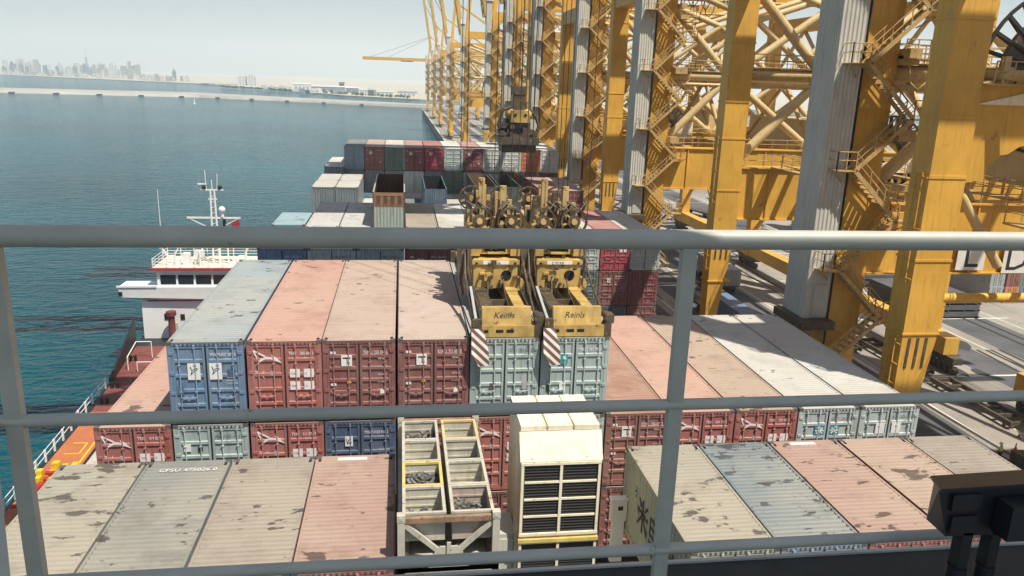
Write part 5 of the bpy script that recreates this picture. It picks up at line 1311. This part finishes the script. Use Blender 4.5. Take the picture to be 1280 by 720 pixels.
M['stain'] = plain('oil_stain', (.055,.052,.05), .7)
b = MB(); rq = random.Random(31)
for i in range(60):
    x = rq.uniform(30,90); y = rq.uniform(45,220); n = 9; r = rq.uniform(.4,1.8)
    pts = [(x+r*math.cos(2*PI*k/n)*rq.uniform(.6,1.1), y+2.2*r*math.sin(2*PI*k/n)*rq.uniform(.6,1.1)) for k in range(n)]
    z_ = QZ+.020+.0005*i; b.add([(u,v_,z_) for u,v_ in pts], [tuple(range(n))])
for i in range(14):
    x = rq.uniform(32,86); y = rq.uniform(40,150); l = rq.uniform(20,60); dx_ = rq.uniform(-2,2)
    for o in (0,1.9): z_ = QZ+.055+.0006*i+.0002*o; b.add([(x+o,y,z_),(x+o+.35,y,z_),(x+o+.35+dx_,y+l,z_),(x+o+dx_,y+l,z_)], [(0,1,2,3)])
tag(b.build('ground_stains', M['stain']), kind='structure')
def cone(x, y, i):
    t = thing('traffic_cone', 'orange traffic cone on the quay', 'traffic cone', (x,y,QZ+.02), 'traffic cones on the quay'); b = MB(); b.box(-.2,.2,-.2,.2,0,.04); b.tube((0,0,.04),(0,0,.7),.14,10,0,.03); b.build('cone_body', M['orange'], t); b = MB(); b.tube((0,0,.32),(0,0,.45),.102,10,0,.078); b.build('band', M['white'], t)
for i,(x,y) in enumerate(((55.5,58),(58,60.5),(60.5,63.2),(54,72))): cone(x,y,i)

# ------------------------------------------------------------------ dock worker
def skin(name, joints, edges, mat, parent, lev=1):
    me = bpy.data.meshes.new(name); me.from_pydata([j[:3] for j in joints], edges, []); o = bpy.data.objects.new(name, me); COL.objects.link(o)
    sk = o.modifiers.new('s','SKIN'); 
    for i, j in enumerate(joints):
        v = me.skin_vertices[0].data[i]; v.radius = (j[3], j[4] if len(j) > 4 else j[3]); v.use_root = (i == 0)
    ss = o.modifiers.new('u','SUBSURF'); ss.levels = ss.render_levels = lev
    bpy.context.view_layer.update()
    m2 = bpy.data.meshes.new_from_object(o.evaluated_get(bpy.context.evaluated_depsgraph_get()))
    m2.materials.clear(); m2.materials.append(mat); bpy.data.objects.remove(o)
    for p_ in m2.polygons: p_.use_smooth = True; p_.material_index = 0
    return put(name, m2, parent)
p = onz(1248,577,QZ)
pw = thing('person', 'dock worker in white helmet and yellow-green vest walking on the quay', 'person', (p.x,p.y,QZ+.004), None, .5)
J = [(0,0,.95,.15,.12),(0,.02,1.2,.15,.11),(0,.02,1.42,.16,.10),(0,.03,1.53,.055),(0,.05,1.66,.095,.11),
     (-.20,.02,1.42,.06),(-.27,.08,1.16,.045),(-.25,.22,.95,.035),(.20,.02,1.42,.06),(.27,-.04,1.16,.045),(.26,-.02,.90,.035),
     (-.10,.0,.90,.085),(-.11,.10,.50,.065),(-.11,.06,.10,.045),(-.11,.18,.04,.045),(.10,0,.90,.085),(.11,-.02,.50,.065),(.11,-.20,.12,.045),(.11,-.10,.05,.045),(-.24,.28,.90,.03),(.26,.0,.82,.03)]
E_ = [(0,1),(1,2),(2,3),(3,4),(2,5),(5,6),(6,7),(7,19),(2,8),(8,9),(9,10),(10,20),(0,11),(11,12),(12,13),(13,14),(0,15),(15,16),(16,17),(17,18)]
skin('body', J, E_, M['skin'], pw)
skin('vest', [(0,0,.92,.18,.15),(0,.02,1.2,.18,.14),(0,.02,1.46,.15,.11),(-.2,.02,1.43,.085),(-.25,.06,1.22,.075),(.2,.02,1.43,.085),(.25,-.02,1.22,.075)], [(0,1),(1,2),(2,3),(3,4),(2,5),(5,6)], M['hiviz'], pw)
skin('trousers', [(0,0,.96,.165,.14),(-.10,0,.88,.105),(-.11,.10,.50,.085),(-.11,.06,.14,.07),(.10,0,.88,.105),(.11,-.02,.50,.085),(.11,-.19,.16,.07)], [(0,1),(1,2),(2,3),(0,4),(4,5),(5,6)], M['navycloth'], pw)
b = MB(); b.ball((0,.05,1.73),.145,12,0,1,1.15,.85); b.tube((0,.06,1.70),(0,.06,1.715),.18,14); b.build('helmet', M['white'], pw)
b = MB(); b.box(-.19,.19,-.135,.16,1.05,1.10); b.build('reflective_band', M['rod'], pw)

# ------------------------------------------------------------------ haze, light, eye
def haze():
    m = bpy.data.materials.new('sea_haze'); m.use_nodes = True; nt = m.node_tree; nt.nodes.clear()
    o = nt.nodes.new('ShaderNodeOutputMaterial'); v = nt.nodes.new('ShaderNodeVolumePrincipled')
    v.inputs['Color'].default_value = (.86,.95,.98,1); v.inputs['Density'].default_value = HAZE; v.inputs['Anisotropy'].default_value = .0
    nt.links.new(v.outputs[0], o.inputs['Volume']); return m
HAZE = 1.75e-4
b = MB(); b.box(-14500,14500,-700,14500,-38,450)
o = b.build('haze', haze()); tag(o, kind='stuff')
for ob in list(COL.objects):
    if ob.parent is None: ob.location.z += H
SUND = Vector((-.95,1.23,-2.9)).normalized()
sl = bpy.data.lights.new('sun', 'SUN'); sl.energy = 5.0; sl.angle = math.radians(.53); sl.color = (1,.94,.84)
so = bpy.data.objects.new('sun', sl); COL.objects.link(so); so.rotation_euler = SUND.to_track_quat('-Z','Y').to_euler(); so.location = (0,-50,200)
w = bpy.data.worlds.new('World'); SC.world = w; w.use_nodes = True; nt = w.node_tree
sk = nt.nodes.new('ShaderNodeTexSky'); sk.sky_type = 'NISHITA'; sk.sun_disc = False
sk.sun_elevation = math.asin(-SUND.z); sk.sun_rotation = math.atan2(-SUND.x, -SUND.y); sk.air_density = 1.0; sk.dust_density = 1.2; sk.ozone_density = 1.0
bg = nt.nodes['Background']; bg.inputs['Strength'].default_value = .085
nt.links.new(mixc(nt, 1.0, sk.outputs[0], (1.0,1.0,1.0), 'MULTIPLY'), bg.inputs['Color'])
cam = bpy.data.cameras.new('camera'); co = bpy.data.objects.new('camera', cam); COL.objects.link(co); SC.camera = co
cam.sensor_width = 36; cam.lens = F/1280*36; cam.clip_start = .05; cam.clip_end = 40000
co.matrix_world = Matrix(((*RX,0),(*RYv,0),(*RZ,H),(0,0,0,1)))
SC.view_settings.view_transform = 'Standard'; SC.view_settings.look = 'None'; SC.view_settings.exposure = 0.3; SC.view_settings.gamma = 1
SC.cycles.volume_bounces = 1
SC.cycles.max_bounces = 6
